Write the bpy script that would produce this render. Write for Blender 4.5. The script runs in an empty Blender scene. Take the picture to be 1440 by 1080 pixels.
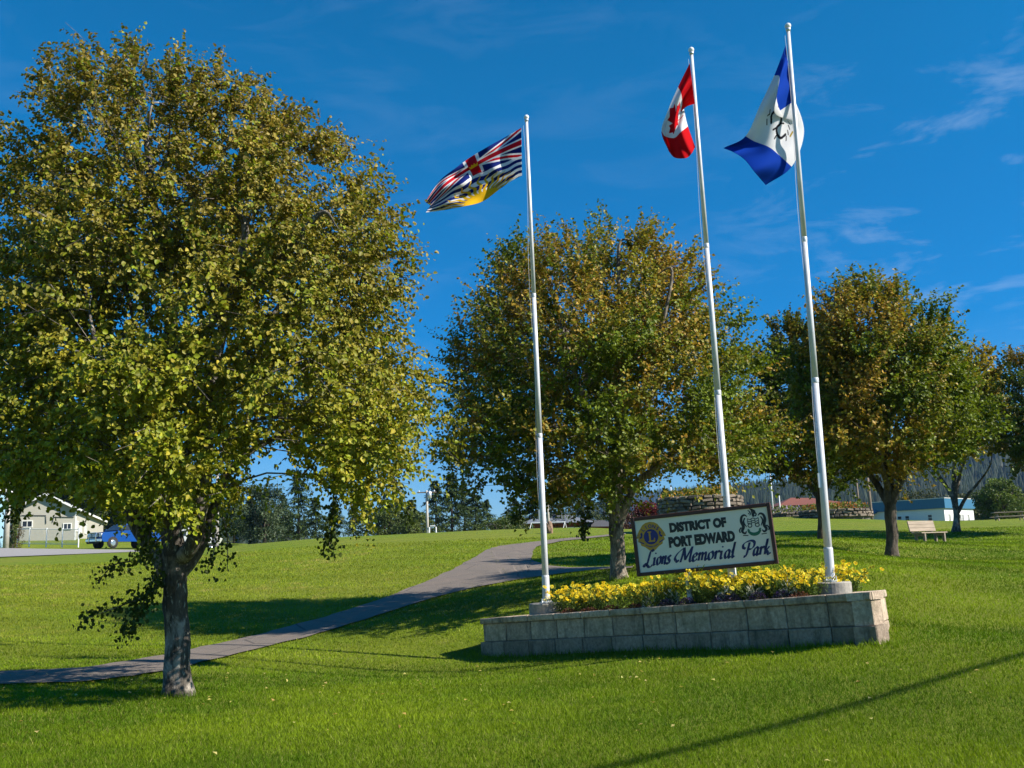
import bpy, bmesh, math, random
import numpy as np
from mathutils import Vector, Matrix, noise as mnoise
random.seed(7); RS = np.random.RandomState(11)
scn = bpy.context.scene
COL = scn.collection
# ------------------------------------------------------------------ camera
FPX, CXP, CYP = 1400.0, 720.0, 540.0            # focal length in photo pixels (1440 x 1080)
PITCH = math.atan(245/1400.0); ROLL = math.radians(2.0)
CAM = np.array([0, 0, 1.6])
camd = bpy.data.cameras.new('camera'); camo = bpy.data.objects.new('camera', camd); COL.objects.link(camo)
camd.sensor_width = 36; camd.lens = 36*FPX/1440; camd.clip_start = .1; camd.clip_end = 9000
_R = Matrix.Rotation(math.pi/2 + PITCH, 3, 'X') @ Matrix.Rotation(-ROLL, 3, 'Z')
camo.matrix_world = Matrix.Translation(CAM) @ _R.to_4x4()
scn.camera = camo
R = np.array(_R)
# ------------------------------------------------------------------ light
SUN_AZ = (0.95, -0.29); SUN_EL = 37.0
world = bpy.data.worlds.new('World'); scn.world = world; world.use_nodes = True
wn = world.node_tree.nodes; wl = world.node_tree.links
bg = wn['Background']; bg.inputs['Strength'].default_value = 0.074
sky = wn.new('ShaderNodeTexSky'); sky.sky_type = 'NISHITA'; sky.sun_disc = False
sky.sun_elevation = math.radians(SUN_EL); sky.sun_rotation = math.atan2(SUN_AZ[0], SUN_AZ[1])
sky.air_density = 1.0; sky.dust_density = 0.1; sky.ozone_density = 4.0; sky.altitude = 300
hs = wn.new('ShaderNodeHueSaturation'); hs.inputs['Saturation'].default_value = 1.55; hs.inputs['Hue'].default_value = 0.494
hs.inputs['Value'].default_value = 1.0
wl.new(sky.outputs[0], hs.inputs['Color'])
# thin cirrus wisps: noise over the sky direction
tc = wn.new('ShaderNodeTexCoord'); mp = wn.new('ShaderNodeMapping'); mp.inputs['Scale'].default_value = (3.0, 3.0, 11.0)
mp.inputs['Rotation'].default_value = (0, math.radians(22), 0)
wl.new(tc.outputs['Generated'], mp.inputs['Vector'])
cn = wn.new('ShaderNodeTexNoise'); cn.inputs['Scale'].default_value = 2.3; cn.inputs['Detail'].default_value = 7; cn.inputs['Roughness'].default_value = .62
cn.inputs['Distortion'].default_value = .5
wl.new(mp.outputs[0], cn.inputs['Vector'])
cr = wn.new('ShaderNodeValToRGB'); cr.color_ramp.elements[0].position = .50; cr.color_ramp.elements[1].position = .80
cr.color_ramp.elements[0].color = (0, 0, 0, 1); cr.color_ramp.elements[1].color = (.42, .42, .42, 1)
wl.new(cn.outputs[0], cr.inputs[0])
cm = wn.new('ShaderNodeMix'); cm.data_type = 'RGBA'; cm.inputs['B'].default_value = (6.5, 7.4, 8.6, 1)
sp = wn.new('ShaderNodeSeparateXYZ'); wl.new(tc.outputs['Generated'], sp.inputs[0])
hr = wn.new('ShaderNodeValToRGB'); hr.color_ramp.elements[0].position = .0; hr.color_ramp.elements[1].position = .45
hr.color_ramp.elements[0].color = (.42, .62, .88, 1); hr.color_ramp.elements[1].color = (1, 1, 1, 1); wl.new(sp.outputs[2], hr.inputs[0])
hm = wn.new('ShaderNodeMix'); hm.data_type = 'RGBA'; hm.blend_type = 'MULTIPLY'; hm.inputs['Factor'].default_value = 1
wl.new(hs.outputs[0], hm.inputs['A']); wl.new(hr.outputs[0], hm.inputs['B'])
dn = wn.new('ShaderNodeVectorMath'); dn.operation = 'DISTANCE'; wl.new(tc.outputs['Generated'], dn.inputs[0]); dn.inputs[1].default_value = Vector(_R @ Vector(((1325-CXP)/FPX, (CYP-290)/FPX, -1))).normalized()
dm = wn.new('ShaderNodeMapRange'); dm.inputs[1].default_value = .05; dm.inputs[2].default_value = .22; dm.inputs[3].default_value = .85; dm.inputs[4].default_value = .10; wl.new(dn.outputs['Value'], dm.inputs[0])
dx_ = wn.new('ShaderNodeMath'); dx_.operation = 'MULTIPLY'; wl.new(cr.outputs[0], dx_.inputs[0]); wl.new(dm.outputs[0], dx_.inputs[1])
wl.new(dx_.outputs[0], cm.inputs['Factor']); wl.new(hm.outputs['Result'], cm.inputs['A'])
wl.new(cm.outputs['Result'], bg.inputs['Color'])
sund = bpy.data.lights.new('sun', 'SUN'); suno = bpy.data.objects.new('sun', sund); COL.objects.link(suno)
sund.energy = 5.0; sund.angle = math.radians(.53); sund.color = (1.0, .93, .82)
_n = math.hypot(*SUN_AZ); _e = math.radians(SUN_EL)
SUNV = Vector((SUN_AZ[0]/_n*math.cos(_e), SUN_AZ[1]/_n*math.cos(_e), math.sin(_e)))
suno.rotation_euler = SUNV.to_track_quat('Z', 'Y').to_euler(); suno.location = (30, 0, 40)
scn.view_settings.view_transform = 'Standard'; scn.view_settings.look = 'None'
scn.view_settings.exposure = 0.95; scn.view_settings.gamma = 1.0; scn.view_settings.use_curve_mapping = False
scn.cycles.max_bounces = 6; scn.cycles.transparent_max_bounces = 6; scn.cycles.diffuse_bounces = 3
# ------------------------------------------------------------------ places in the scene
def ray(px, py):
    px = np.asarray(px, float); py = np.asarray(py, float)
    d = np.stack([(px-CXP)/FPX, (CYP-py)/FPX, -np.ones_like(px*py)], -1)
    return d @ R.T
def P(px, py, D):
    d = ray(px, py); t = D/d[..., 1]
    return CAM + d*np.asarray(t)[..., None]
def V(px, py, D): return Vector(P(px, py, D))
# ------------------------------------------------------------------ helpers
def rgb(h):
    c = [int(h[i:i+2], 16)/255 for i in (0, 2, 4)]
    return tuple(x/12.92 if x < .04045 else ((x+.055)/1.055)**2.4 for x in c)
def tag(o, label=None, cat=None, group=None, kind=None):
    if label: o['label'] = label
    if cat: o['category'] = cat
    if group: o['group'] = group
    if kind: o['kind'] = kind
    return o
def empty(name, loc, label=None, cat=None, group=None, rz=0, mat=None):
    o = bpy.data.objects.new(name, None); COL.objects.link(o); o.empty_display_size = .2
    if mat is not None: o.matrix_world = mat
    else: o.location = loc; o.rotation_euler = (0, 0, rz)
    return tag(o, label, cat, group)
def link(name, me, parent=None):
    o = bpy.data.objects.new(name, me); COL.objects.link(o)
    if parent: o.parent = parent
    return o
def copy_tree(o, parent=None):
    c = o.copy(); COL.objects.link(c); c.parent = parent
    for ch in list(o.children): copy_tree(ch, c)
    return c
class MB:
    def __init__(s): s.v = []; s.f = []; s.m = []
    def add(s, vs, fs, m=0):
        b = len(s.v); s.v += [tuple(v) for v in vs]; s.f += [tuple(b+i for i in f) for f in fs]; s.m += [m]*len(fs)
    def box(s, c, d, m=0, rz=0, M=None, taper=1.0):
        x, y, z = [q/2 for q in d]; vs = []
        for k, (sx, sy, sz) in enumerate([(-1,-1,-1),(1,-1,-1),(1,1,-1),(-1,1,-1),(-1,-1,1),(1,-1,1),(1,1,1),(-1,1,1)]):
            t = taper if sz > 0 else 1
            v = Vector((sx*x*t, sy*y*t, sz*z))
            if rz: v.rotate(Matrix.Rotation(rz, 3, 'Z'))
            v += Vector(c)
            if M: v = M @ v
            vs.append(v)
        s.add(vs, [(0,3,2,1),(4,5,6,7),(0,1,5,4),(1,2,6,5),(2,3,7,6),(3,0,4,7)], m)
    def bevbox(s, c, d, b, m=0, M=None):       # box with chamfered edges
        bm = bmesh.new(); bmesh.ops.create_cube(bm, size=1)
        for v in bm.verts: v.co = Vector((v.co.x*d[0], v.co.y*d[1], v.co.z*d[2]))
        bmesh.ops.bevel(bm, geom=bm.edges[:], offset=b, segments=1, affect='EDGES')
        vs = [v.co + Vector(c) for v in bm.verts]
        if M: vs = [M @ v for v in vs]
        bm.verts.index_update()
        s.add(vs, [[v.index for v in f.verts] for f in bm.faces], m); bm.free()
    def tube(s, pts, rad, n=8, m=0, cap=True, jit=0):
        pts = [Vector(p) for p in pts]; N = len(pts)
        if not hasattr(rad, '__len__'): rad = [rad]*N
        base = len(s.v); u = None
        for i in range(N):
            t = (pts[min(i+1, N-1)] - pts[max(i-1, 0)])
            if t.length < 1e-9: t = Vector((0, 0, 1))
            t.normalize()
            if u is None:
                u = t.orthogonal().normalized()
            else:
                u = (u - t*u.dot(t)); u = u.normalized() if u.length > 1e-6 else t.orthogonal().normalized()
            w = t.cross(u)
            for k in range(n):
                a = 2*math.pi*k/n; r = rad[i]
                if jit:
                    q = pts[i]*2.2 + (u*math.cos(a) + w*math.sin(a))*1.3
                    r *= 1 + jit*mnoise.noise(q) + jit*.6*mnoise.noise(q*3.1)
                s.v.append(tuple(pts[i] + (u*math.cos(a) + w*math.sin(a))*r))
        for i in range(N-1):
            for k in range(n):
                a, b = base+i*n+k, base+i*n+(k+1) % n
                s.f.append((a, b, b+n, a+n)); s.m.append(m)
        if cap:
            s.f.append(tuple(base+k for k in range(n))[::-1]); s.m.append(m)
            s.f.append(tuple(base+(N-1)*n+k for k in range(n))); s.m.append(m)
    def lathe(s, c, prof, n=24, m=0):
        s.tube([Vector(c)+Vector((0, 0, z)) for r, z in prof], [max(r, 1e-4) for r, z in prof], n, m)
    def ball(s, c, r, n=12, m=0):
        k = n//2
        s.tube([Vector(c)+Vector((0, 0, -r*math.cos(math.pi*i/k))) for i in range(k+1)],
               [max(1e-4, r*math.sin(math.pi*i/k)) for i in range(k+1)], n, m, cap=False)
    def mesh(s, name, mats, smooth=False):
        me = bpy.data.meshes.new(name); me.from_pydata(s.v, [], s.f)
        if not isinstance(mats, (list, tuple)): mats = [mats]
        for q in mats: me.materials.append(q)
        if len(mats) > 1: me.polygons.foreach_set('material_index', s.m)
        if smooth: me.polygons.foreach_set('use_smooth', [True]*len(s.f))
        me.update(); return me
    def build(s, name, mats, parent=None, smooth=False): return link(name, s.mesh(name, mats, smooth), parent)
def fast_mesh(name, verts, faces, mats, smooth=False, cols=None):
    """verts (n,3); faces (m,k); cols: (n,3) vertex pigments"""
    me = bpy.data.meshes.new(name); k = faces.shape[1]; m = len(faces)
    me.vertices.add(len(verts)); me.vertices.foreach_set('co', verts.astype(np.float32).ravel())
    me.loops.add(m*k); me.loops.foreach_set('vertex_index', faces.astype(np.int32).ravel())
    me.polygons.add(m); me.polygons.foreach_set('loop_start', (np.arange(m)*k).astype(np.int32))
    me.polygons.foreach_set('loop_total', np.full(m, k, np.int32))
    if smooth: me.polygons.foreach_set('use_smooth', np.ones(m, bool))
    if not isinstance(mats, (list, tuple)): mats = [mats]
    for q in mats: me.materials.append(q)
    me.update(calc_edges=True)
    if cols is not None:
        a = me.color_attributes.new('Col', 'FLOAT_COLOR', 'POINT')
        c4 = np.ones((len(verts), 4), np.float32); c4[:, :3] = cols; a.data.foreach_set('color', c4.ravel())
    return me
# ------------------------------------------------------------------ materials
def new_mat(name):
    m = bpy.data.materials.new(name); m.use_nodes = True
    return m, m.node_tree.nodes, m.node_tree.links, m.node_tree.nodes['Principled BSDF']
def coords(n, l, scale=(1, 1, 1), kind='Object'):
    t = n.new('ShaderNodeTexCoord'); q = n.new('ShaderNodeMapping'); q.inputs['Scale'].default_value = scale
    l.new(t.outputs[kind], q.inputs['Vector']); return q.outputs[0]
def noise_node(n, l, vec, scale, detail=4, rough=.55, dist=0):
    t = n.new('ShaderNodeTexNoise'); t.inputs['Scale'].default_value = scale; t.inputs['Detail'].default_value = detail
    t.inputs['Roughness'].default_value = rough; t.inputs['Distortion'].default_value = dist
    l.new(vec, t.inputs['Vector']); return t.outputs[0]
def ramp(n, l, fac, stops):
    r = n.new('ShaderNodeValToRGB'); e = r.color_ramp.elements
    while len(e) < len(stops): e.new(.5)
    for i, (p, c) in enumerate(stops): e[i].position = p; e[i].color = (*c[:3], 1)
    l.new(fac, r.inputs[0]); return r.outputs[0]
def mixc(n, l, fac, a, b, mode='MIX'):
    q = n.new('ShaderNodeMix'); q.data_type = 'RGBA'; q.blend_type = mode
    for s, v in (('Factor', fac), ('A', a), ('B', b)):
        if hasattr(v, 'links'): l.new(v, q.inputs[s])
        elif isinstance(v, (int, float)): q.inputs[s].default_value = v
        else: q.inputs[s].default_value = (*v[:3], 1)
    return q.outputs['Result']
def bump(n, l, h, bsdf, strength=.3, dist=.02, prev=None):
    b = n.new('ShaderNodeBump'); b.inputs['Strength'].default_value = strength; b.inputs['Distance'].default_value = dist
    l.new(h, b.inputs['Height'])
    if prev: l.new(prev, b.inputs['Normal'])
    l.new(b.outputs[0], bsdf.inputs['Normal']); return b.outputs[0]
def mat(name, c1, c2=None, scale=8, rough=.7, metal=0, bmp=.15, bdist=.01, stretch=(1, 1, 1), rand=0, spots=None, kind='Object'):
    m, n, l, b = new_mat(name); b.inputs['Roughness'].default_value = rough; b.inputs['Metallic'].default_value = metal
    c2 = c2 or tuple(x*.8 for x in c1)
    v = coords(n, l, stretch, kind); f = noise_node(n, l, v, scale, 6, .6)
    col = ramp(n, l, f, [(.35, c2), (.65, c1)])
    if spots:
        g = noise_node(n, l, v, spots[1], 3, .7); k = ramp(n, l, g, [(spots[2], (0, 0, 0)), (spots[2]+.1, (1, 1, 1))])
        col = mixc(n, l, k, col, spots[0])
    if rand:
        oi = n.new('ShaderNodeObjectInfo'); mr = n.new('ShaderNodeMapRange'); l.new(oi.outputs['Random'], mr.inputs[0])
        mr.inputs[3].default_value = 1-rand; mr.inputs[4].default_value = 1+rand
        cc = n.new('ShaderNodeCombineColor'); [l.new(mr.outputs[0], cc.inputs[i]) for i in range(3)]
        col = mixc(n, l, 1.0, col, cc.outputs[0], 'MULTIPLY')
    l.new(col, b.inputs['Base Color'])
    if bmp: bump(n, l, f, b, bmp, bdist)
    return m
def leaf_mat(name, trans=.27, rough=.5, spec=.2, gain=(1.25, 1.25, .8)):
    m, n, l, b = new_mat(name); a = n.new('ShaderNodeVertexColor'); a.layer_name = 'Col'
    b.inputs['Roughness'].default_value = rough; b.inputs['Specular IOR Level'].default_value = spec
    l.new(a.outputs[0], b.inputs['Base Color'])
    t = n.new('ShaderNodeBsdfTranslucent'); g = mixc(n, l, 1.0, a.outputs[0], gain, 'MULTIPLY'); l.new(g, t.inputs[0])
    x = n.new('ShaderNodeMixShader'); x.inputs[0].default_value = trans
    l.new(b.outputs[0], x.inputs[1]); l.new(t.outputs[0], x.inputs[2]); l.new(x.outputs[0], n['Material Output'].inputs[0])
    return m
LEAF = leaf_mat('leaf'); NEEDLE = leaf_mat('needle', .12, .6, .15); PETAL = leaf_mat('petal', .3, .6, .1)
GRASSM = leaf_mat('grass_blade', .33, .6, .08, (1.25, 1.35, .5))
CLOTH = leaf_mat('flag_cloth', .5, .8, .05, (1.0, 1.0, 1.0))
SIGNWHITE = mat('sign_paint', (.88, .82, .69), (.82, .77, .64), 3, .45, bmp=0)
BLACKP = mat('black_lettering', (.012, .012, .014), (.02, .02, .02), 6, .4, bmp=0)
NAVYP = mat('navy_lettering', (.012, .018, .10), (.016, .02, .12), 6, .4, bmp=0)
BROWNW = mat('brown_frame', (.075, .022, .014), (.045, .014, .01), 14, .45, stretch=(1, 1, 6))
GOLD = mat('gold_paint', (.62, .33, .03), (.5, .26, .02), 8, .45, bmp=0)
DKBLUE = mat('emblem_blue', (.015, .02, .2), None, 6, .4, bmp=0)
GREENP = mat('emblem_green', (.02, .16, .08), None, 6, .5, bmp=0)
ALU = mat('brushed_aluminium', (.62, .64, .66), (.5, .52, .55), 5, .38, .55, bmp=.03, stretch=(1, 1, .3))
WHITEM = mat('white_painted_metal', (.75, .76, .78), (.62, .63, .66), 5, .4, bmp=.03)
CONC = mat('weathered_concrete', (.36, .33, .28), (.2, .19, .165), 9, .9, bmp=.5, bdist=.01, spots=((.1, .1, .085), 3, .6))
MULCH = mat('mulch', (.06, .028, .018), (.02, .01, .007), 26, .95, bmp=.9, bdist=.03)
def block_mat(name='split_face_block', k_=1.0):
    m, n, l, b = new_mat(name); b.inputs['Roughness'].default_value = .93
    oi_ = n.new('ShaderNodeObjectInfo'); om = n.new('ShaderNodeMath'); om.operation = 'MULTIPLY'; om.inputs[1].default_value = 61; l.new(oi_.outputs['Random'], om.inputs[0])
    def shifted(sc):
        a_ = n.new('ShaderNodeVectorMath'); a_.operation = 'ADD'; l.new(coords(n, l, sc), a_.inputs[0]); l.new(om.outputs[0], a_.inputs[1]); return a_.outputs[0]
    v = shifted((1, 1, 1))
    f = noise_node(n, l, v, 22, 8, .7); big = noise_node(n, l, v, 2.2, 3, .6)
    st = noise_node(n, l, shifted((2.6, 2.6, .5)), 2.0, 5, .7)
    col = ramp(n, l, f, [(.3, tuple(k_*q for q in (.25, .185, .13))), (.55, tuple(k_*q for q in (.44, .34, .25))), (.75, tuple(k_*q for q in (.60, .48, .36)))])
    k = ramp(n, l, st, [(.50, (0, 0, 0)), (.66, (1, 1, 1))])
    col = mixc(n, l, k, col, mixc(n, l, .66, col, (.045, .045, .032)))
    k2 = ramp(n, l, big, [(.5, (0, 0, 0)), (.7, (1, 1, 1))])
    col = mixc(n, l, k2, col, mixc(n, l, .45, col, (.09, .11, .05)))
    oi = n.new('ShaderNodeObjectInfo'); mr = n.new('ShaderNodeMapRange'); l.new(oi.outputs['Random'], mr.inputs[0])
    mr.inputs[3].default_value = .75; mr.inputs[4].default_value = 1.18
    cc = n.new('ShaderNodeCombineColor'); [l.new(mr.outputs[0], cc.inputs[i]) for i in range(3)]
    l.new(mixc(n, l, 1.0, col, cc.outputs[0], 'MULTIPLY'), b.inputs['Base Color'])
    bump(n, l, f, b, .8, .02); return m
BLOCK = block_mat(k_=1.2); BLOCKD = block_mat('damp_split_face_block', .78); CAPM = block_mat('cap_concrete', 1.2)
def bark_mat(name, pale, dark, lichen=None, thr=.5, sc=5):
    m, n, l, b = new_mat(name); b.inputs['Roughness'].default_value = .95
    v = coords(n, l, (1, 1, .35)); f = noise_node(n, l, v, sc*2.2, 8, .7, .4)
    w = coords(n, l, (1, 1, .6)); p = noise_node(n, l, w, sc*.55, 5, .65, .6)
    col = ramp(n, l, f, [(.36, dark), (.6, pale)])
    k = ramp(n, l, p, [(thr-.04, (0, 0, 0)), (thr+.05, (1, 1, 1))])
    col = mixc(n, l, k, col, mixc(n, l, .8, col, dark))
    if lichen:
        q = noise_node(n, l, v, sc*5, 4, .6); kk = ramp(n, l, q, [(.6, (0, 0, 0)), (.68, (1, 1, 1))]); col = mixc(n, l, kk, col, lichen)
    l.new(col, b.inputs['Base Color']); bump(n, l, f, b, .9, .04); return m
BARK_A = bark_mat('pale_bark', (.34, .30, .255), (.03, .024, .018), (.40, .39, .33), .45)
BARK_B = bark_mat('grey_brown_bark', (.30, .25, .19), (.04, .03, .022), (.34, .33, .26), .55, 6)
BARK_C = bark_mat('dark_bark', (.12, .095, .07), (.025, .02, .015), None, .55)
# ------------------------------------------------------------------ terrain
PL_B = P(1223.6, 832.3, 12.5); PL_A = P(677, 870, 18.0)          # cap top, right and left front corners of the planter
ctl = [(0,1080,8.0),(720,1080,7.6),(1440,1080,7.2),(252,978,13),(0,1000,11.8),(0,962,15),(0,945,17),(230,925,17.5),(450,880,22),
 (600,835,27),(700,790,34),(740,768,40),(690,746,50),(600,751,50),(470,757,48),(380,765,47),(300,776,46),(180,784,47),(0,787,48),(0,850,26),(150,830,31),(400,810,33),
 (500,780,40),(1223,906,12.5),(678,922,18),(950,914,14.76),(1080,909,13.8),(820,917,16.2),(1256,893,13.0),(655,900,19),(600,870,21),(700,858,21.0),
 (1340,882,14.2),(1440,836,17.5),(1255,786,26),(1440,790,24),(1157,758,31),(1345,748,42),(1310,763,36),(872,813,22),(1100,727,60),(1215,732,60),
 (1440,733,60),(1330,739,62),(830,742,55),(900,745,55),(1120,768,26),(1000,738,60),(760,744,52),(780,800,30),(770,775,38),(860,799,30),(860,770,38),(1200,810,18.5),(1280,835,17)]
CP = [P(*c) for c in ctl]
for x, y, z in [(-30,8,-.3),(-34,30,.9),(-60,60,2.9),(-66,105,5.2),(-45,97,5.0),(-44,80,3.7),(-34,78,3.5),(-38,62,3.0),(-28,60,2.7),(30,8,.3),(40,30,1.8),(70,60,3.0),(80,125,3.6),(52,120,3.7),(30,90,3.5),
                (-42,73,3.75),(-34,71,3.35),(0,80,2.7),(0,130,3),(-20,80,2.8),(20,85,3.3),(-15,130,3.2),(0,4,0),(-8,4,0),(8,4,0),(-14,9,-.02),(14,10,.15),(-60,130,5.5),(60,-5,0),(-60,-5,-.3)]:
    CP.append(np.array([x, y, z], float))
_ex = (PL_B-PL_A); PLW = float(np.linalg.norm(_ex)); _ex = _ex/PLW
_ez = np.array([0, 0, 1.]); _ez -= _ex*_ex.dot(_ez); _ez /= np.linalg.norm(_ez); _ey = np.cross(_ez, _ex)
def PLp(x, y, z): return PL_A + _ex*x + _ey*y + _ez*z           # a point in the planter's own frame
for t, dz_ in ((.02, -.16), (.25, -.16), (.5, -.18), (.75, -.28), (.95, -.50)): CP.append(PLp(PLW*t, 1.9, dz_))
CP = np.array(CP)
def _U(r2): return np.where(r2 > 1e-9, r2*np.log(r2+1e-12), 0)
S0 = 20.0
_X = CP[:, :2]/S0; _K = _U(((_X[:, None]-_X[None])**2).sum(-1)) + np.eye(len(_X))*.0015
_Q = np.c_[np.ones(len(_X)), _X]; _A = np.block([[_K, _Q], [_Q.T, np.zeros((3, 3))]])
_W = np.linalg.solve(_A, np.r_[CP[:, 2], 0, 0, 0])
def TH(x, y):
    x = np.asarray(x, float); y = np.asarray(y, float); s = np.broadcast(x, y).shape
    q = np.stack([np.clip(x, -75, 85)+0*y, np.clip(y, 2, 135)+0*x], -1).reshape(-1, 2)/S0
    out = np.empty(len(q))
    for i in range(0, len(q), 40000):
        c = q[i:i+40000]; out[i:i+40000] = _U(((c[:, None]-_X[None])**2).sum(-1)) @ _W[:len(_X)] + _W[len(_X)] + c @ _W[len(_X)+1:]
    return out.reshape(s)
def GP(px, py, far=90):
    """ground points under photo pixels (vectorised march)"""
    d = ray(px, py); d = d/d[..., 1:2]; shp = d.shape[:-1]; d = d.reshape(-1, 3); res = np.full(len(d), np.nan); lo = np.full(len(d), 4.0)
    for Y in np.geomspace(4, far, 160)[1:]:
        p = CAM + d*Y; hit = np.isnan(res) & (p[:, 2] < TH(p[:, 0], p[:, 1]))
        if hit.any():
            a = lo[hit].copy(); b = np.full(hit.sum(), Y); dd = d[hit]
            for _ in range(10):
                m_ = (a+b)/2; p2 = CAM + dd*m_[:, None]; under = p2[:, 2] < TH(p2[:, 0], p2[:, 1]); b = np.where(under, m_, b); a = np.where(under, a, m_)
            res[hit] = b
        lo[np.isnan(res)] = Y
    res = np.where(np.isnan(res), far, res)
    p = CAM + d*res[:, None]; p[:, 2] = TH(p[:, 0], p[:, 1]); return p.reshape(shp+(3,))
def TZ(x, y): return float(TH(x, y))
xs = np.unique(np.r_[-np.geomspace(22, 3500, 40)[::-1], np.arange(-22, 26, .45), np.geomspace(26, 3500, 40)])
ys = np.unique(np.r_[-np.geomspace(4, 1500, 14)[::-1], np.arange(-3, 30, .42), np.arange(30, 66, .8), np.arange(66, 140, 2.5), np.geomspace(140, 4300, 16)])
GX, GY = np.meshgrid(xs, ys); GZ = TH(GX, GY)
gv = np.stack([GX, GY, GZ], -1).reshape(-1, 3); nx = len(xs); ny = len(ys)
ii, jj = np.meshgrid(np.arange(nx-1), np.arange(ny-1)); b0 = (jj*nx+ii).ravel()
gf = np.stack([b0, b0+1, b0+nx+1, b0+nx], -1)
def lawn_mat():
    m, n, l, b = new_mat('lawn'); b.inputs['Roughness'].default_value = .85; b.inputs['Specular IOR Level'].default_value = .15
    v = coords(n, l)
    fine = noise_node(n, l, v, 30, 8, .75); med = noise_node(n, l, v, 1.6, 5, .6); big = noise_node(n, l, v, .22, 4, .6)
    col = ramp(n, l, fine, [(.3, (.04, .068, .004)), (.5, (.115, .17, .008)), (.7, (.24, .30, .016))])
    k = ramp(n, l, big, [(.4, (0, 0, 0)), (.62, (1, 1, 1))])
    col = mixc(n, l, k, col, mixc(n, l, .5, col, (.19, .20, .025)))
    k2 = ramp(n, l, med, [(.55, (0, 0, 0)), (.75, (1, 1, 1))])
    col = mixc(n, l, k2, col, mixc(n, l, .28, col, (.22, .18, .06)))
    # mowing stripes, laid across the slope
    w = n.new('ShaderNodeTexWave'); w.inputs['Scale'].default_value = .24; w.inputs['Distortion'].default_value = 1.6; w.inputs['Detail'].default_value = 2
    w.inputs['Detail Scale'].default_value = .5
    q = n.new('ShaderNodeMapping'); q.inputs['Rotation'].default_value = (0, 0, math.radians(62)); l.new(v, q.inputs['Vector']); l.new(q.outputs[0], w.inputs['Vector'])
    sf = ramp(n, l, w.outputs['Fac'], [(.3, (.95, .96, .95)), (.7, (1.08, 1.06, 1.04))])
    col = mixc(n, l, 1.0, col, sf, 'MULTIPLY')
    l.new(col, b.inputs['Base Color']); p = bump(n, l, fine, b, 1.0, .05)
    return m
LAWN = lawn_mat()
ground = link('ground', fast_mesh('ground', gv, gf, LAWN, True)); tag(ground, kind='structure')
# path: one sheet, its edges traced on the ground
def edge_sheet(name, pairs, material, lift=.03, nu=8, nt=5, noise_amp=.0, parent=None):
    pairs = np.array(pairs, float); rows = []
    for i in range(len(pairs)-1):
        for t in np.linspace(0, 1, nt, endpoint=False): rows.append(pairs[i]*(1-t)+pairs[i+1]*t)
    rows.append(pairs[-1]); rows = np.array(rows)
    for k in range(2):
        sm = rows.copy(); sm[1:-1] = (rows[:-2]+2*rows[1:-1]+rows[2:])/4; rows = sm
    u = np.linspace(0, 1, nu); A = GP(rows[:, 0], rows[:, 1]); B = GP(rows[:, 2], rows[:, 3])
    for arr, s in ((A, 0), (B, 9)):
        for i in range(len(arr)): arr[i, :2] += noise_amp*np.array([mnoise.noise((i*.45, s, 0)), mnoise.noise((i*.45, s, 5))])
    G = A[:, None]*(1-u[None, :, None]) + B[:, None]*u[None, :, None]
    G[..., 2] = TH(G[..., 0], G[..., 1]) + lift
    r, c = G.shape[:2]; vv = G.reshape(-1, 3)
    ii, jj = np.meshgrid(np.arange(c-1), np.arange(r-1)); b0 = (jj*c+ii).ravel()
    return (A, B), vv, np.stack([b0, b0+1, b0+c+1, b0+c], -1)
main_p = [(-260,951,-260,976),(-80,950,-80,970),(0,946,0,964),(120,941,120,961),(230,923,230,946),(330,902,330,922),(450,871,450,892),(530,846,530,867),(611,814,611,841),(655,792,668,827),(684,774,712,819),(702,768.5,728,816),(718,766.5,741,814)]
up_p = [(718,766.5,747,788),(735,764.5,750,775),(756,762,755,769),(790,758,790,761.5),(829,755,829,757.5),(880,750,880,752)]
low_p = [(747,788,741,814),(760,793,752,812.5),(773,796.5,768,810.5),(800,799,800,806),(830,798.5,830,803),(860,798,860,801),(890,797.5,890,800)]
def asphalt_mat():
    m, n, l, b = new_mat('asphalt_path'); b.inputs['Roughness'].default_value = .92
    v = coords(n, l); f = noise_node(n, l, v, 60, 6, .8); g = noise_node(n, l, v, 1.3, 5, .6)
    col = ramp(n, l, f, [(.3, (.075, .062, .05)), (.55, (.15, .124, .10)), (.75, (.29, .245, .20))])
    k = ramp(n, l, g, [(.45, (0, 0, 0)), (.7, (1, 1, 1))]); col = mixc(n, l, k, col, mixc(n, l, .4, col, (.21, .155, .12)))
    # cracks
    vo = n.new('ShaderNodeTexVoronoi'); vo.feature = 'DISTANCE_TO_EDGE'; vo.inputs['Scale'].default_value = .55; l.new(v, vo.inputs['Vector'])
    kk = ramp(n, l, vo.outputs[0], [(.0, (1, 1, 1)), (.012, (0, 0, 0))]); col = mixc(n, l, kk, col, (.035, .03, .027))
    l.new(col, b.inputs['Base Color']); bump(n, l, f, b, .6, .015); return m
PV, PF = [], []; PATHQ = []
for k, pp in enumerate((main_p, up_p, low_p, [(718,766.5,741,814),(732,777,743,806),(746.5,787.5,744,801)])):
    (A_, B_), vv, ff = edge_sheet('p', pp, None, .03 - .000*k, 7, 9, .11 if k == 0 else .05)
    PF.append(ff+sum(len(q) for q in PV)); PV.append(vv)
    for i in range(len(A_)-1): PATHQ.append(np.array([A_[i][:2], A_[i+1][:2], B_[i+1][:2], B_[i][:2]]))
path = link('path', fast_mesh('path', np.concatenate(PV), np.concatenate(PF), asphalt_mat(), True)); tag(path, kind='structure')
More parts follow.
